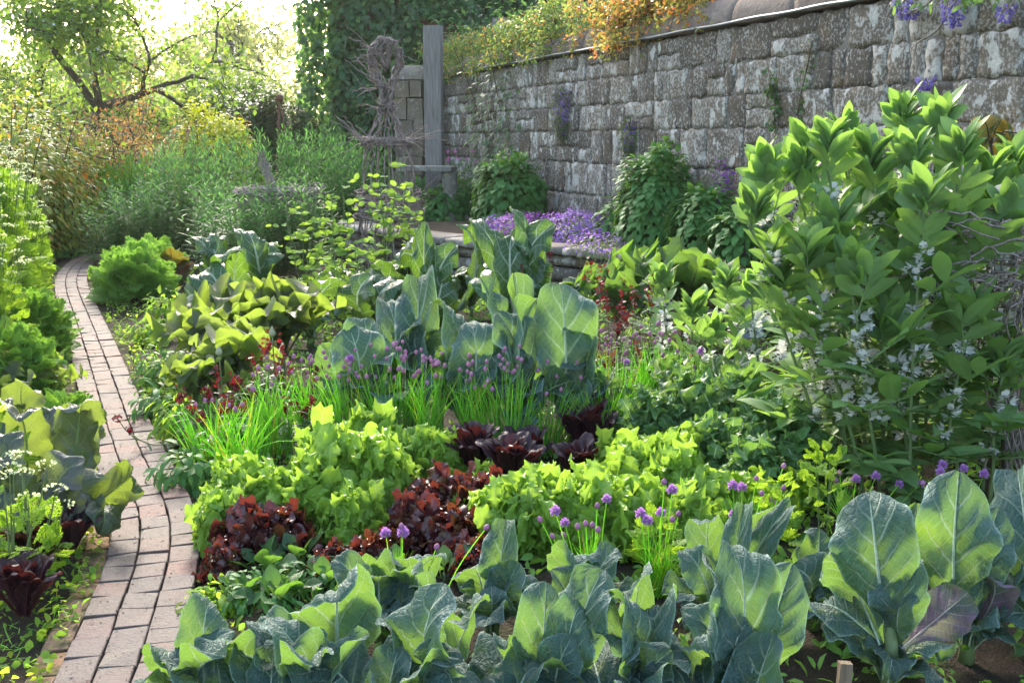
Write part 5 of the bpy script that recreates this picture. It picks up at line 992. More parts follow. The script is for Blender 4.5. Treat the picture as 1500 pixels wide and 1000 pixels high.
# ------------------------------------------------------------------ peas
def pea(u,v,tops,lab,seed,Y=None):
    b=G(u,v); rnd=random.Random(seed); rs=np.random.RandomState(seed); t=thing('pea_plant',lab,'pea plant',b,0,'climbing pea plants'); m=MB(); P=[];D=[];U=[];s=[]
    for (tu,tv) in tops:
        tp=A(tu,tv,b.y+rnd.uniform(-.1,.1))-b; st=spline([Vector((rnd.uniform(-.06,.06),rnd.uniform(-.06,.06),0)),tp*.35+Vector((rnd.uniform(-.06,.06),0,0)),tp*.7+Vector((rnd.uniform(-.05,.05),0,.02)),tp],5); m.tube(st,.0045,5,cap=False); n=int(tp.length/.14)
        for i in range(n):
            f=.15+.85*i/n; p=along(st,f); a=rnd.uniform(0,6.28); d=Vector((math.cos(a),math.sin(a),rnd.uniform(-.1,.7)));
            for q in range(5):
                k=(.02,.02,.09,.10,.15)[q]; sd=(-1,1,-1,1,0)[q]; pr=d.cross(Vector((0,0,1))); P.append(tuple(p+d*k)); D.append(tuple(d*.6+pr*sd*.9)); U.append((rnd.gauss(0,.7),rnd.gauss(-.3,.7),.7)); s.append(rnd.uniform(.055,.09)*(1.1 if q<2 else .9))
            if rnd.random()<.6: e=p+d*.16; m.tube([p,e,e+Vector((rnd.uniform(-.05,.05),rnd.uniform(-.05,.05),.06)),e+Vector((rnd.uniform(-.08,.08),0,.08))],[.0022,.0018,.0012,.0008],3,cap=False)
    g=leaf(1,.72,5,6,((0,.3),(.2,.8),(.5,1),(.8,.75),(1,.1)),.1,-.5,fold=.25,ruf=.03); ob('leaves',lm('leaves',scat(g,P,D,U,arr(s)),M['pea']),t); ob('stems',m.build('stems',M['stem']),t)
pea(455,455,[(440,300),(465,275),(425,330),(480,310),(450,340),(420,300)],'pea plant at the left, tallest of those before the narrow-leaved herbs',1)
pea(495,460,[(500,265),(485,290),(510,310),(480,340),(520,330)],'pea plant left of the willow obelisk',2)
pea(555,460,[(570,230),(555,260),(580,280),(540,300),(565,320),(595,265)],'pea plant climbing inside the willow obelisk, yellow leaves at its neck',3)
pea(610,455,[(605,275),(620,310),(590,310),(610,340)],'pea plant at the right foot of the willow obelisk',4)
pea(520,480,[(520,370),(545,360),(500,380),(560,380),(480,365)],'low pea plant in front of the obelisk',5)
# ------------------------------------------------------------------ dead twigs at the right edge
def tangle():
    rnd=random.Random(12); b=G(1490,720); t=thing('twig_tangle','tangle of dead brown twigs woven as plant support at the right edge behind the beans','plant support',b); Y=b.y; C=[]; L=lambda u,v,dy=0: A(u,v,Y+dy)-b
    for i in range(90):
        u=1440+rnd.uniform(-30,70); v=330+rnd.uniform(-20,120); a=rnd.uniform(-.6,.6)+rnd.choice((0,PI)); l=rnd.uniform(.15,.4); p=L(u,v,rnd.uniform(-.3,.3)); d=Vector((math.cos(a),rnd.uniform(-.5,.5),math.sin(a)*.7)); C.append([p,p+d*l*.5+Vector((rnd.uniform(-.05,.05),0,rnd.uniform(-.04,.04))),p+d*l])
    for i in range(26): u=1465+rnd.uniform(-35,55); C.append([L(u+rnd.uniform(-20,60),705,rnd.uniform(-.2,.2)),L(u+rnd.uniform(-5,15),560),L(u,470,rnd.uniform(-.2,.2)),L(u+rnd.uniform(-30,20),370,rnd.uniform(-.2,.2))])
    ob('twigs',twigs(C,.006,rnd,.008,4).build('twigs',M['twig']),t)
    ob('pale_branch',twigs([[L(1418,362),L(1440,378),L(1470,378),L(1520,365)]],.018,rnd,.001,8).build('pale_branch',M['palewood']),t)
    ob('thick_branch',twigs([[L(1420,640),L(1470,590),L(1500,545),L(1540,480)],[L(1400,690),L(1450,600),L(1480,500)],[L(1470,700),L(1475,600),L(1490,480)]],.02,rnd,.004,7).build('thick_branch',M['bark']),t)
tangle()
def under(u,v,Yoff,H,r,n,ls,mat,lab,name,cat,seed,group=None,z=0,flow=None,base=None,dr=.6):
    b=G(u,v,z)+Vector((0,Yoff,0)); t=thing(name,lab,cat,b,0,group); ob('foliage',lm('foliage',moundgeo(n,r,r*.9,H,seed,ls,base or tri(simple(1,.52,.2,.3)),dr=dr),M[mat]),t); m,_=stems_plant(8,H*.85,r*.6,seed); ob('stems',m.build('stems',M['darkstem']),t); return t
under(1490,690,.3,1.0,.5,900,.07,'ivy','dark leafy bush behind the dead twigs at the right edge','leafy_bush','bush',701)
under(1420,700,.75,.8,.5,800,.08,'mound','dark green bush in the shade behind the broad beans','leafy_bush','bush',702)
# ------------------------------------------------------------------ terrace plants against the wall
WDIST=abs(WP.x*WN.x+WP.y*WN.y)
def wm(u,off): return wall_at(u)*(1-off/WDIST)
def wmound(u,v,off,rx,H,n,lf,lab,seed,name='leafy_mound',mat='mound'):
    p=wm(u,off); b=Vector((p.x,p.y,TZ-.04)); t=thing(name,lab,'shrub',b,math.atan2(WD.y,WD.x),'rounded green mounds at the foot of the wall'); g=leaf(1,.62,5,7,((0,.15),(.2,.75),(.4,1),(.7,.7),(1,.05)),.2,-.8,fold=.2,cup=.1,puck=.02,nvn=6)
    ob('foliage',lm('foliage',moundgeo(n,rx,rx*.75,H,seed,lf,g,.0,.8,.25),M[mat]),t); m,_=stems_plant(10,H*.85,rx*.5,seed); ob('stems',m.build('stems',M['darkstem']),t)
wmound(745,325,.62,.6,.95,2000,.12,'rounded mound of glossy leaves left, between the bench and the purple cushion',711)
wmound(672,312,.5,.5,.55,500,.13,'low leafy mound at the far left foot of the wall by the bench',712)
wmound(962,360,.42,.5,1.08,2600,.095,'tallest rounded leafy mound in the middle of the wall',713)
wmound(1035,372,.42,.38,.75,1300,.085,'lower leafy mound right of the tallest one, beside magenta flowers',714)
wmound(612,318,.75,.5,.5,600,.11,'low green mound in front of the bench at its left end',717)
wmound(645,325,.95,.45,.42,520,.10,'low green mound hiding the bench support, left of the pink flowers',718)
wmound(1090,385,.45,.35,.62,420,.10,'leafy mound half hidden behind the broad beans',715)
wmound(905,357,.5,.3,.5,380,.10,'small leafy mound left of the tallest one',716)
def aubrieta(b,rx,ry,H,n,nf,mat,lab,seed,hang=False,fs=.026,group='purple aubrieta cushions'):
    rs=np.random.RandomState(seed); t=thing('aubrieta_cushion',lab,'aubrieta',b,math.atan2(WD.y,WD.x),group)
    if hang:
        d=rdir(rs,n); d[:,1]=np.abs(d[:,1]); q=d*rs.uniform(.6,1,(n,1)); q[:,0]*=(1-.45*(q[:,2]<0)*np.abs(q[:,2]))[:]; P=q*[rx,ry,H]
        ob('foliage',lm('foliage',scat(tri(simple(1,.3,.2,.3)),P,d+[0,0,-.5]+rs.normal(0,.4,(n,3)),d+[0,.5,.5],rs.uniform(.04,.08,n)),M['aubf']),t); i=rs.choice(n,nf,p=(lambda w:w/w.sum())(np.exp(-d[:,0]*1.2+d[:,2]*.5))); Q=P[i]*1.06+rs.normal(0,.02,(nf,3)); dd=d[i]
    else:
        ob('foliage',lm('foliage',moundgeo(n,rx,ry,H*.9,seed,.06,tri(simple(1,.32,.2,.3)),0,.3,.5),M['aubf']),t); dd=rdir(rs,nf,.05,1); Q=dd*(rs.uniform(.93,1.12,(nf,1))*(1+.12*np.sin(dd[:,:1]*9+seed)*np.cos(dd[:,1:2]*7)))*[rx,ry,H]
    ob('flowers',lm('flowers',scat(P4y,Q,dd+[0,.3 if hang else -.1,.35]+rs.normal(0,.3,(len(Q),3)),rdir(rs,len(Q)),fs*rs.uniform(.7,1.25,len(Q))),M[mat]),t)
def terr(u,v,out): p=wm(u,out); return Vector((p.x,p.y,TZ-.03))
aubrieta(terr(768,335,1.15),.56,.40,.27,600,1300,'aubm','magenta-purple flower cushion in front of the left leafy mound',721,group='purple aubrieta cushions')
aubrieta(terr(735,335,1.3),.42,.34,.22,350,800,'aub','violet flower cushion at the left, under the glossy left mound',722)
aubrieta(terr(850,345,.75),.66,.42,.33,800,1700,'aub','widest violet flower cushion, between the two tall leafy mounds',723)
aubrieta(terr(880,360,1.1),.40,.32,.2,400,260,'aub','low grey-green cushion with scattered violet flowers at the slab edge',724)
aubrieta(terr(1045,385,.9),.40,.3,.12,400,40,'aubf','low grey-green mat spreading over the slabs with hardly a flower',725)
aubrieta(WPT(828,168,.02),.23,.15,.36,620,260,'aub','violet flowered tuft hanging from a wall crack, the larger and higher one',726,True)
aubrieta(WPT(926,200,.02),.14,.11,.23,360,90,'aub','small hanging tuft growing from the wall above the tallest mound',727,True)
aubrieta(WPT(1076,268,.12),.17,.16,.27,260,200,'aubm','bright magenta tuft between the lower mound and the broad beans',728,True)
# pink flowers by the bench
t=thing('pink_campion','loose plant with small pink flowers at the wall foot beside the bench','flowering plant',terr(655,300,.5)); m,ST=stems_plant(26,.95,.3,5,'stem',.3,.004); ob('stems',m.build('stems',M['stem']),t); rs=np.random.RandomState(5); n=420
ob('foliage',lm('foliage',scat(tri(simple(1,.4,.2,.3)),[tuple(along(ST[i%26],rs.uniform(.1,.8))) for i in range(n)],rdir(rs,n,-.3,.6),rdir(rs,n,.3,1),rs.uniform(.05,.1,n)),M['mound']),t)
q=arr([tuple(st[-1]) for st in ST]); k=rdir(rs,len(q),0,1); fm=lm('flower',P4y,M['pinkf'])
for a_,k_ in zip(q,k): ob('flower',fm,t,None,m4(a_,k_+[0,-.6,0],(.3,.2,1),.065))
# ivy strands and wisteria on the wall
def strand(pts,lab,seed,per=16,ls=.05,mat='ivy',name='ivy_strand'):
    rnd=random.Random(seed); rs=np.random.RandomState(seed); P=spline([WPT(u,v,.035) for u,v in pts],8); t=thing(name,lab,'ivy',P[0],0,'ivy strands on the wall'); Q=[p-P[0] for p in P]; m=MB(); m.tube(Q,.006,4); ob('stem',m.build('stem',M['darkstem']),t); n=len(Q)*per//4; pp=arr([tuple(along(Q,rs.uniform(0,1))) for _ in range(n)])+rs.normal(0,.03,(n,3))
    ob('foliage',lm('foliage',scat(tri(diamond(1,.8,.1)),pp,rdir(rs,n,-1,.2),np.tile([WN.x,WN.y,.4],(n,1))+rs.normal(0,.3,(n,3)),ls*rs.uniform(.6,1.3,n)),M[mat]),t)
strand([(1140,105),(1132,125),(1140,150),(1137,190)],'longer ivy strand creeping down the wall left of the broad beans',731); strand([(1195,60),(1188,95),(1180,130),(1172,170)],'thin ivy strand on the wall above the bean tops',732,10,.04)
def wisteria():
    rnd=random.Random(14); rs=np.random.RandomState(14); o=WPT(1420,20,.1); t=thing('wisteria','wisteria with violet racemes hanging over the wall at the top right corner','climber',o); C=[[WPT(1320,5,.1)-o,WPT(1340,22,.12)-o,WPT(1380,8,.15)-o,WPT(1430,-25,.2)-o],[WPT(1410,10,.1)-o,WPT(1390,45,.1)-o,WPT(1355,65,.08)-o,WPT(1353,100,.07)-o,WPT(1356,150,.06)-o],[WPT(1430,-30,.2)-o,WPT(1470,0,.15)-o,WPT(1500,-10,.15)-o],[WPT(1350,20,.1)-o,WPT(1372,14,.14)-o,WPT(1395,-10,.14)-o]]
    ob('branches',twigs(C,.011,rnd,.004,5).build('branches',M['palewood']),t)
    for (u,v,h) in ((1338,8,.12),(1350,14,.1),(1408,8,.2),(1418,16,.16),(1372,118,.09),(1490,14,.12)):
        n=70; z=rs.uniform(0,1,n); r=.045*(1-z*.8)+.008; a=rs.uniform(0,6.28,n); P=np.stack([r*np.cos(a),r*np.sin(a),-z*h+h*.3],1); ob('flower_raceme',lm('flower_raceme',scat(tri(simple(1,.7,.4,.2)),P,np.stack([np.cos(a),np.sin(a),-.5+0*a],1),rdir(rs,n,.2,1),rs.uniform(.022,.038,n)),M['wist']),t,WPT(u,v,.1)-o)
    pp=[]; n=150; P=arr([tuple(WPT(rs.uniform(1330,1500),rs.uniform(-40,12),rs.uniform(.08,.3))-o) for _ in range(n)]); ob('foliage',lm('foliage',scat(tri(simple(1,.4,.2,.3)),P,rdir(rs,n,-1,.3),rdir(rs,n,.2,1),rs.uniform(.05,.09,n)),M['ivy']),t)
wisteria()
def fern():
    o=Vector((WPT(1450,250,.5).x,WPT(1450,250,.5).y,TZ-.03)); t=thing('sumac_shrub','shrub with feathery bronze-green fronds against the wall, right of the bean tops','shrub',o); rs=np.random.RandomState(15); base=A(1455,300,o.y)-o; m=MB(); m.tube([(base.x,0,0),tuple(base),tuple(A(1450,200,o.y)-o)],.012,6); 
    for i,(u,v) in enumerate(((1395,205),(1415,190),(1440,175),(1465,178),(1490,195),(1480,225),(1405,225),(1500,215),(1455,165),(1430,215))):
        p0=A(1450,225+rs.uniform(-15,15),o.y)-o; tp=A(u,v,o.y-rs.uniform(0,.3))-o; P=[];D=[];U=[];d=tp-p0; sdv=d.cross(Vector((0,-1,.3))).normalized(); m.tube([p0,p0+d*.5+Vector((0,0,.05)),tp],.004,4)
        for k in range(11):
            f=.2+.8*k/10
            for sd in (-1,1): P.append(tuple(p0+d*f+Vector((0,0,.05*math.sin(PI*f))))); D.append(tuple(sdv*sd+d.normalized()*.35+Vector((0,0,-.3)))); U.append((0,-.5,1))
        ob('frond',lm('frond',scat(tri(simple(1,.3,.2,.2,.35)),P,D,U,arr([.1*math.sin(PI*min(1,.3+.7*(k//2)/10)) for k in range(22)])),M['sumac']),t)
    ob('stem',m.build('stem',M['darkstem']),t)
fern()
# roses spilling over the coping
def rose(us,lab,seed,mat,n,spread,zc,name='rambling_rose'):
    rnd=random.Random(seed); rs=np.random.RandomState(seed); c=wall_at((us[0]+us[1])/2); o=Vector((c.x,c.y,2.6))-WN*.3; t=thing(name,lab,'rose',o,0,'roses spilling over the coping'); C=[];tips=[]
    for i in range(n):
        u=rnd.uniform(*us); b=wall_at(u)-WN*rnd.uniform(.0,.5)+Vector((0,0,2.6)); out=rnd.uniform(-.2,spread); h=rnd.uniform(.2,zc); e=b+WN*out+WD*rnd.uniform(-.5,.5)+Vector((0,0,h*.7-.35*max(0,out))); mid=b.lerp(e,.5)+Vector((0,0,h*.45)); P=[b-o,mid-o,e-o]; C.append(P); q=spline(P,6)
        for k in range(3,len(q)): tips.append((q[k],None,0))
    ob('branches',twigs(C,.007,rnd,.012,4).build('branches',M['darkstem']),t); ob('foliage',lm('foliage',leafcloud(tips,13,.065,.052,seed,tri(simple(1,.55,.2,.2))),M[mat]),t)
rose((640,835),'green and bronze rambling rose spilling over the left end of the wall',741,'rose',150,.45,1.0); rose((845,1010),'orange-leaved rambling rose on top of the wall, right of the greener one',742,'roseo',150,.35,1.0)
# ------------------------------------------------------------------ behind the path
def AG(u,Y): d=ray(u,205); return Vector((d.x/d.y*Y,Y,0))
for i,(u,Y,lab) in enumerate(((172,15.6,'iris clump with arching sword leaves lit yellow, left of centre'),(205,16.2,'iris clump right of the first, behind the narrow-leaved herbs'),(150,16.8,'iris clump at the back left of the others'))):
    rnd=random.Random(i); L=[]
    for k in range(46):
        V,Fq,U,_=ribbon(1.,.021,8,1.0,i*99+k); V=V*[1,1.,1]*rnd.uniform(.8,1.25); V[:,0]*=1; a=rnd.uniform(0,6.28); c,s=math.cos(a),math.sin(a); L.append((V@np.array([[c,s,0],[-s,c,0],[0,0,1]])*[1,1,1.15]+[rnd.uniform(-.16,.16),rnd.uniform(-.16,.16),0],Fq,U))
    t=tag(ob('iris_clump',lm('iris_clump',join(*L),M['sword']),None,AG(u,Y)+Vector((0,0,.1))),lab,'iris','iris clumps behind the path')
def bush(name,lab,cat,u,Y,H,r,n,ls,mat,seed,group=None,dr=.55,ry=None,base=None,twig=False,zlo=.02,rzscale=1.,mode='dome'):
    b=AG(u,Y); t=thing(name,lab,cat,b,0,group); 
    ob('foliage',lm('foliage',moundgeo(n,r,ry or r,H,seed,ls,base or tri(simple(1,.55,.2,.25)),zlo,.4,dr),M[mat]),t); m,_=stems_plant(14,H*.9,r*.5,seed,'darkstem',.35,.012); ob('stems',m.build('stems',M['darkstem']),t); return t
bush('golden_spurge','bright acid-yellow rounded spurge mound behind the narrow-leaved herbs','spurge',316,17.6,2.2,.75,4200,.10,'euph',801,dr=.15)
bush('dark_bush','dark green rounded bush below the white-blossomed apple','bush',352,23,3.0,1.6,15000,.14,'farhedge',802,dr=.35)
bush('dark_bush','dark green bush between the apple blossom and the ivy-clad house','bush',420,22.5,2.7,1.0,8000,.13,'farhedge',803,dr=.35)
bush('yellow_shrub','pale yellow-green shrub behind the sword-leaved irises','shrub',150,20,2.2,1.2,2600,.13,'gold',804,dr=.7)
for i,(u,Y,H,r,n,lab) in enumerate(((15,13.8,2.45,.75,1900,'golden and bronze leaved rose bush at the left edge above the chervil'),(62,14.8,2.3,.7,1900,'golden rose bush right of the one at the left edge'),(35,16.5,2.9,.9,2000,'taller golden rose bush in the back at the left'),(95,16.4,2.0,.6,1300,'bronze tinted rose bush above the path end'))):
    bush('golden_rose',lab,'rose bush',u,Y,H,r,n*2,.10,'gold' if i!=3 else 'bronze',810+i,'rose bushes behind the chervil',dr=.8)
for i,(u,Y,H,lab) in enumerate(((205,18.5,2.9,'bare-branched shrub with sparse bronze leaves, left one'),(245,21.5,3.1,'bare-branched shrub with sparse bronze leaves beside the golden spurge'),(160,19,2.5,'bronze leaved open shrub behind the irises'),(120,18.,2.2,'bronze leaved open shrub above the path end'))):
    t=thing('bronze_shrub',lab,'shrub',AG(u,Y),0,'bronze-leaved open shrubs'); m=MB(); tips=[]
    for k in range(6):
        a=k*1.05; mm,tp=branching(820+i*10+k,(math.cos(a)*.1,math.sin(a)*.1,0),(math.cos(a)*.45,math.sin(a)*.45,1),H*.42,.022,3,(2,3),34,.72,0,.14,4); 
        m.V+=mm.V; m.U+=mm.U; m.F+=[tuple(x+m.n for x in f) for f in mm.F]; m.M+=mm.M; m.n+=mm.n; tips+=tp
    ob('branches',m.build('branches',M['bark']),t); ob('foliage',lm('foliage',leafcloud(tips[::2],3,.07,.075,830+i,tri(simple(1,.5,.2,.2))),M['bronze']),t)
# docks and orange flowers at the end of the path
for i,(u,v,lab) in enumerate(((105,352,'broad-leaved dock plant left of the path end'),(85,365,'broad-leaved dock plant beside the rearmost chervil'),(125,340,'dock plant directly behind the path end'),(150,352,'dock plant between path end and narrow-leaved herbs'),(100,330,'dock plant in the back below the golden roses'),(70,345,'dock plant behind the chervil tops'))):
    rnd=random.Random(i); t=thing('dock_plant',lab,'dock',G(u,v),0,'broad-leaved docks at the path end'); stump(t,.02,.15); rosette(t,'dock',16,.62,rnd,(80,25),.02,'leaf',1.1,.08)
for i,(u,Y,lab) in enumerate(((115,15.5,'geum with small orange flowers above the docks'),(140,16,'geum with orange flowers right of the first'),(85,15.2,'geum with orange flowers above the rearmost chervil'))):
    t=thing('orange_geum',lab,'geum',AG(u,Y),0,'orange geums'); m,ST=stems_plant(16,1.05,.35,840+i); ob('stems',m.build('stems',M['stem']),t); rs=np.random.RandomState(i); n=300
    ob('foliage',lm('foliage',scat(tri(simple(1,.5,.2,.3)),[tuple(along(ST[k%16],rs.uniform(.05,.75))) for k in range(n)],rdir(rs,n,-.3,.6),rdir(rs,n,.3,1),rs.uniform(.06,.12,n)),M['weed']),t)
    q=np.repeat(arr([tuple(s[-1]) for s in ST]),2,0); q+=rs.normal(0,.025,q.shape); fm=lm('flower',P4y,M['orangef']); [ob('flower',fm,t,None,m4(a_,rdir(rs,1)[0]+[0,-.7,.4],(.3,.1,1),rs.uniform(.05,.08))) for a_ in q]
b=AG(279,17.2); t=thing('lupin','mauve-pink lupin spikes standing before the golden spurge','lupin',b); m=MB(); m.tube([(0,0,0),(0,0,1.6)],.012,5); m.tube([(-.05,0,0),(-.05,0,1.4)],.012,5); ob('stems',m.build('stems',M['stem']),t); rs=np.random.RandomState(2)
for x,z0,z1 in ((0,1.5,1.8),(-.05,1.3,1.55)):
    n=160; z=rs.uniform(0,1,n); a=rs.uniform(0,6.28,n); r=.055*(1-.6*z); P=np.stack([x+r*np.cos(a),r*np.sin(a),z0+(z1-z0)*z],1); ob('flower_spike',lm('flower_spike',scat(tri(simple(1,.7,.4,.2)),P,np.stack([np.cos(a),np.sin(a),.3+0*a],1),rdir(rs,n,.2,1),rs.uniform(.035,.05,n)),M['pinkf']),t)
# rusty ball finial on a tripod
b=AG(412,19.); zc=A(412,144,19.).z; t=thing('rusty_tripod','rusty iron tripod plant support with a ball finial, before the ivy','plant support',b); q=MB(); 
for a in (0,2.1,4.2): q.tube([(.28*math.cos(a),.28*math.sin(a),0),(.02*math.cos(a),.02*math.sin(a),zc-.08)],.012,5)
for z,r in ((.7,.2),(1.3,.12),(1.7,.07)): q.tube([(r*math.cos(k*.52),r*math.sin(k*.52),z) for k in range(13)],.008,4)
rust=plain('rust',(.17,.075,.045),.8); ob('legs',q.build('legs',rust),t); q=MB(); q.tube([(0,0,zc-.075+.15*k/10) for k in range(11)],[.075*math.sqrt(max(.003,1-(k/5-1)**2)) for k in range(11)],12); ob('ball_finial',q.build('ball_finial',rust),t)
# ------------------------------------------------------------------ trees
tree('hawthorn_tree','hawthorn tree with bright yellow-green leaves overhanging the upper left corner','tree',AG(-15,17.5),901,dict(p0=(0,0,0),d0=(.12,-.05,1),L=1.55,r=.16,lev=4,spl=(3,4),ang=50,shr=.76,grav=.06,wig=.16,trunkL=2.3),(11,.2,.09),'haw',blossom=(1,.05))
tree('hawthorn_tree','second hawthorn with drooping leafy boughs, right of the corner tree','tree',AG(85,21),902,dict(p0=(0,0,0),d0=(.05,0,1),L=1.9,r=.15,lev=4,spl=(3,4),ang=46,shr=.75,grav=.05,wig=.16,trunkL=2.4),(10,.22,.11),'haw',blossom=(1,.055))
tree('hawthorn_tree','third hawthorn between the corner tree and the hazy oak, farther back','tree',AG(45,27),906,dict(p0=(0,0,0),d0=(.05,0,1),L=2.2,r=.17,lev=4,spl=(3,4),ang=46,shr=.75,grav=.05,wig=.16,trunkL=2.2),(9,.25,.12),'haw')
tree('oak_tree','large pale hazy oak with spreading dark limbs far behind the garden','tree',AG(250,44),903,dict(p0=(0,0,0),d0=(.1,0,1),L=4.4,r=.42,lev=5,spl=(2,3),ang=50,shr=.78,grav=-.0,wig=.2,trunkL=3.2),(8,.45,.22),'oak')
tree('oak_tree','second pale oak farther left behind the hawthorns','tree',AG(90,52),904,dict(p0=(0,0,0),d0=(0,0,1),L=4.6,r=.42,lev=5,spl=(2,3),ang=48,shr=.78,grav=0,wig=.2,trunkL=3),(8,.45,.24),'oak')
tree('apple_tree','apple tree with pale pink-white blossom left of the ivy-clad house','tree',AG(388,27),905,dict(p0=(0,0,0),d0=(0,0,1),L=1.35,r=.13,lev=4,spl=(3,3),ang=48,shr=.76,grav=.03,wig=.18,trunkL=1.6),(8,.2,.11),'apple',blossom=(4,.085))
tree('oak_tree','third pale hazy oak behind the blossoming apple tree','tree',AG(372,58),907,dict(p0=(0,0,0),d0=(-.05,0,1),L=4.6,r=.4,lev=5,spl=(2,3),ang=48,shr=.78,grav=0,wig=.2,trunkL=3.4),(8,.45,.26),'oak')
# far wood
rs=np.random.RandomState(77); P=[];n=9000
for k in range(46):
    x=rs.uniform(-75,10); y=rs.uniform(75,105); h=rs.uniform(4.5,9); r=rs.uniform(3,5.5); d=rdir(rs,n//46,-.2,1); P.append(d*(rs.uniform(.75,1,(len(d),1)))*[r,r,h*.6]+[x,y,h*.42])
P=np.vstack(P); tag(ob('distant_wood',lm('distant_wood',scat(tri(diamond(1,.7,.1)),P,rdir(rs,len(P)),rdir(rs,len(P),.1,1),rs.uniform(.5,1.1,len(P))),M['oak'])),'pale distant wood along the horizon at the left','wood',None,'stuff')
# ------------------------------------------------------------------ ivy-clad house
def house():
    x0,x1,y0=-3.9,9.,22.5; t=thing('house','brick house wall behind the garden wall, nearly covered by a dark climber','house',(0,y0,0)); m=MB(); m.box((x0,0,0),(x1,6,6.6)); q=NT('house_brick'); br=q.n('TexBrick',{'Vector':q.map(q.obj(),(1,1,1)),'Color1':(.20,.10,.07,1),'Color2':(.15,.085,.065,1),'Mortar':(.2,.17,.14,1),'Scale':4.,'Mortar Size':.012}); br.inputs['Vector'].default_value=(0,0,0)
    xyz=q.n('SeparateXYZ',[q.obj()]).outputs; v=q.n('CombineXYZ',[xyz[0],xyz[2],0.]).outputs[0]; q.t.links.new(v,br.inputs['Vector']); ob('wall',m.build('wall',q.fin(q.bsdf(br.outputs[0],.9,None,.2)),False),t)
    m=MB(); V=[(x0-.3,-.4,6.5),(x1+.3,-.4,6.5),(x1+.3,3,8.9),(x0-.3,3,8.9),(x1+.3,6.4,6.5),(x0-.3,6.4,6.5)]; m.add(V,[(0,1,2,3),(3,2,4,5),(0,3,5),(1,4,2),(0,5,4,1)]); ob('roof',m.build('roof',plain('roof_tile',(.17,.085,.06),.85),False),t)
    rs=np.random.RandomState(91); n=27000; t=thing('climbing_ivy','dense dark green climber covering the house wall behind the willow obelisk','climber',(0,y0-.02,0)); X=rs.uniform(x0-.55,4.2,n); Z=rs.uniform(0,7.2,n); dep=.28+.22*np.sin(X*2.3+Z*1.1)*np.cos(Z*1.7-X)+.16*np.sin(X*5.1+2)*np.sin(Z*4.3)
    keep=~((X>-1.9)&(X<-1.1)&(Z>2.6)&(Z<4.1)&(rs.uniform(0,1,n)<.8)); edge=(np.abs(X-x0+.1)<.5); dep=dep+edge*rs.uniform(-.1,.35,n); P=np.stack([X,-np.maximum(.03,dep)*rs.uniform(.55,1.,n),Z],1)[keep]; n=len(P); dn=rdir(rs,n,-1,.1)+[0,-.2,-.4]
    ob('foliage',lm('foliage',scat(tri(simple(1,.72,.2,.2)),P,dn,rs.normal(0,.35,(n,3))+[0,-1,.5],.17*rs.uniform(.6,1.25,n)),M['ivy']),t)
    C=[[( -3+1.1*k,-.03,0),(-2.8+1.1*k,-.05,2),(-3.1+1.1*k,-.05,4),(-2.7+1.2*k,-.05,6.5)] for k in range(6)]; ob('branches',twigs(C,.03,random.Random(4),.03).build('branches',M['bark']),t)
house()
bush('wall_top_shrub','dark green shrub behind the wall between the two roses','shrub',800,16.5,3.9,1.4,3200,.12,'ivy',931,dr=.5)
bush('wall_top_shrub','green shrub rising behind the wall at the left, above the timber posts','shrub',705,19.8,4.3,1.3,3000,.13,'ivy',932,dr=.5)
bush('wall_top_shrub','shrub behind the coping right of the orange rose','shrub',985,13,3.3,.8,1600,.1,'ivy',933,dr=.5)
# ------------------------------------------------------------------ weeds (uncountable)
def in_bed(x,y):
    return path_clear(x,y,.20)
def weeds(name,lab,n,box,ls,mat,seed,base,test,el=(0.0,.7)):
    rs=np.random.RandomState(seed); P=[]
    while len(P)<n:
        x,y=rs.uniform(box[0],box[1]),rs.uniform(box[2],box[3]); k=rs.randint(4,12)
        if not test(x,y): continue
        for _ in range(k): P.append((x+rs.normal(0,.035),y+rs.normal(0,.035),abs(rs.normal(0,.022))))
    P=arr(P); P=P[[path_clear(a,b,.185) for a,b,_ in P]]; n=len(P); tag(ob(name,lm(name,scat(base,P,rdir(rs,n,-.1,.9),rdir(rs,n,.3,1),ls*rs.uniform(.5,1.4,n)),M[mat])),lab,'weeds',None,'stuff')
rw=np.random.RandomState(5)
def nearpath(w): return lambda x,y: (lambda d: .2**2<d<w**2)(np.min((PATH.P[:,0]-x)**2+(PATH.P[:,1]-y)**2)) and rw.uniform()<.8
weeds('verge_weeds','small yellow-green weeds along both edges of the brick path',4200,(-6,0,2.6,13),.030,'weed',1,tri(diamond(1,.62,.1)),nearpath(.5))
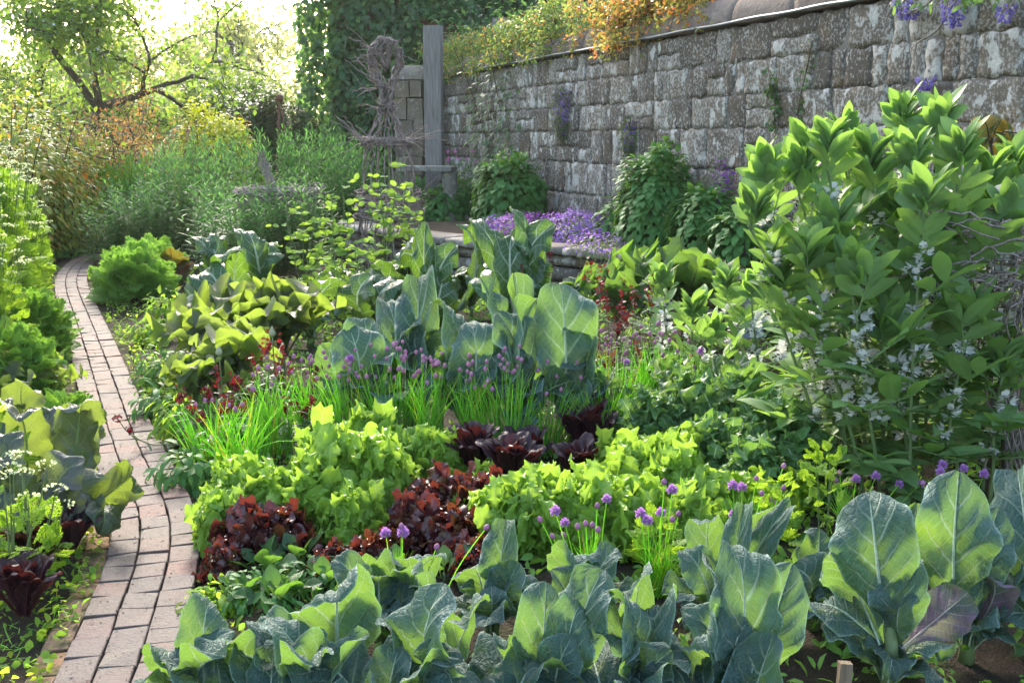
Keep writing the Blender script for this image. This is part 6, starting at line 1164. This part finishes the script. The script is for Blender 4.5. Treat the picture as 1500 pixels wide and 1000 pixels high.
weeds('bed_weeds','low green weeds filling the soil between the vegetables',16000,(-4.2,4.2,2.7,11),.05,'cherv2',2,tri(simple(1,.5,.2,.25)),lambda x,y: x>-.8-.28*(y-3))
weeds('left_weeds','small bright weeds on the soil at the lower left',4500,(-3.2,-.9,2.6,6.5),.032,'weed',3,tri(diamond(1,.7,.1)),lambda x,y: not in_bed(x+.0,y) or rw.uniform()<.7)
weeds('grass_tufts','thin grass blades and weeds along the bed beside the path',900,(-4,0,2.8,9),.06,'chive',4,tri(simple(1,.07,.2,.15,.4)),nearpath(.6))
weeds('back_undergrowth','dense green undergrowth covering the ground behind the path end',9000,(-16,-1,13.5,24),.16,'mound',6,tri(simple(1,.45,.2,.25)),lambda x,y: True)
weeds('terrace_greenery','low greenery on the terrace soil',2500,(-2,3.5,6.5,16),.05,'aubf',7,tri(simple(1,.4,.2,.25)),lambda x,y: False) if 0 else None

rs=np.random.RandomState(66); n=1500; P=[]
for _ in range(n):
    d=rs.uniform(.2,PATH.L*.75); o=rs.choice((-.165,-.055,.055,.165))+rs.normal(0,.022); x,y=PATH.at(d,o); P.append((x,y,.027+rs.uniform(0,.002)))
tag(ob('path_litter',lm('path_litter',scat(tri(diamond(1,.7,-.1,.3)),P,rdir(rs,n,-.05,.1),rdir(rs,n,.8,1),rs.uniform(.004,.013,n)),plain('litter',(.05,.038,.028),.9))),'crumbs of soil and leaf litter scattered on the bricks','litter',None,'stuff')
# ------------------------------------------------------------------ morning haze
m=MB(); m.box((-420,-70,-1.5),(420,950,16)); hz=bpy.data.materials.new('haze'); hz.use_nodes=True; nt=hz.node_tree; nt.nodes.clear(); o_=nt.nodes.new('ShaderNodeOutputMaterial'); pv=nt.nodes.new('ShaderNodeVolumePrincipled')
pv.inputs['Color'].default_value=(.96,.95,.90,1); pv.inputs['Density'].default_value=.0004; pv.inputs['Anisotropy'].default_value=.55; nt.links.new(pv.outputs[0],o_.inputs['Volume'])
h=ob('haze',m.build('haze',hz,False)); h['kind']='stuff'; h['label']='thin bright morning haze over the garden'
S.cycles.volume_bounces=0; S.cycles.volume_step_rate=4
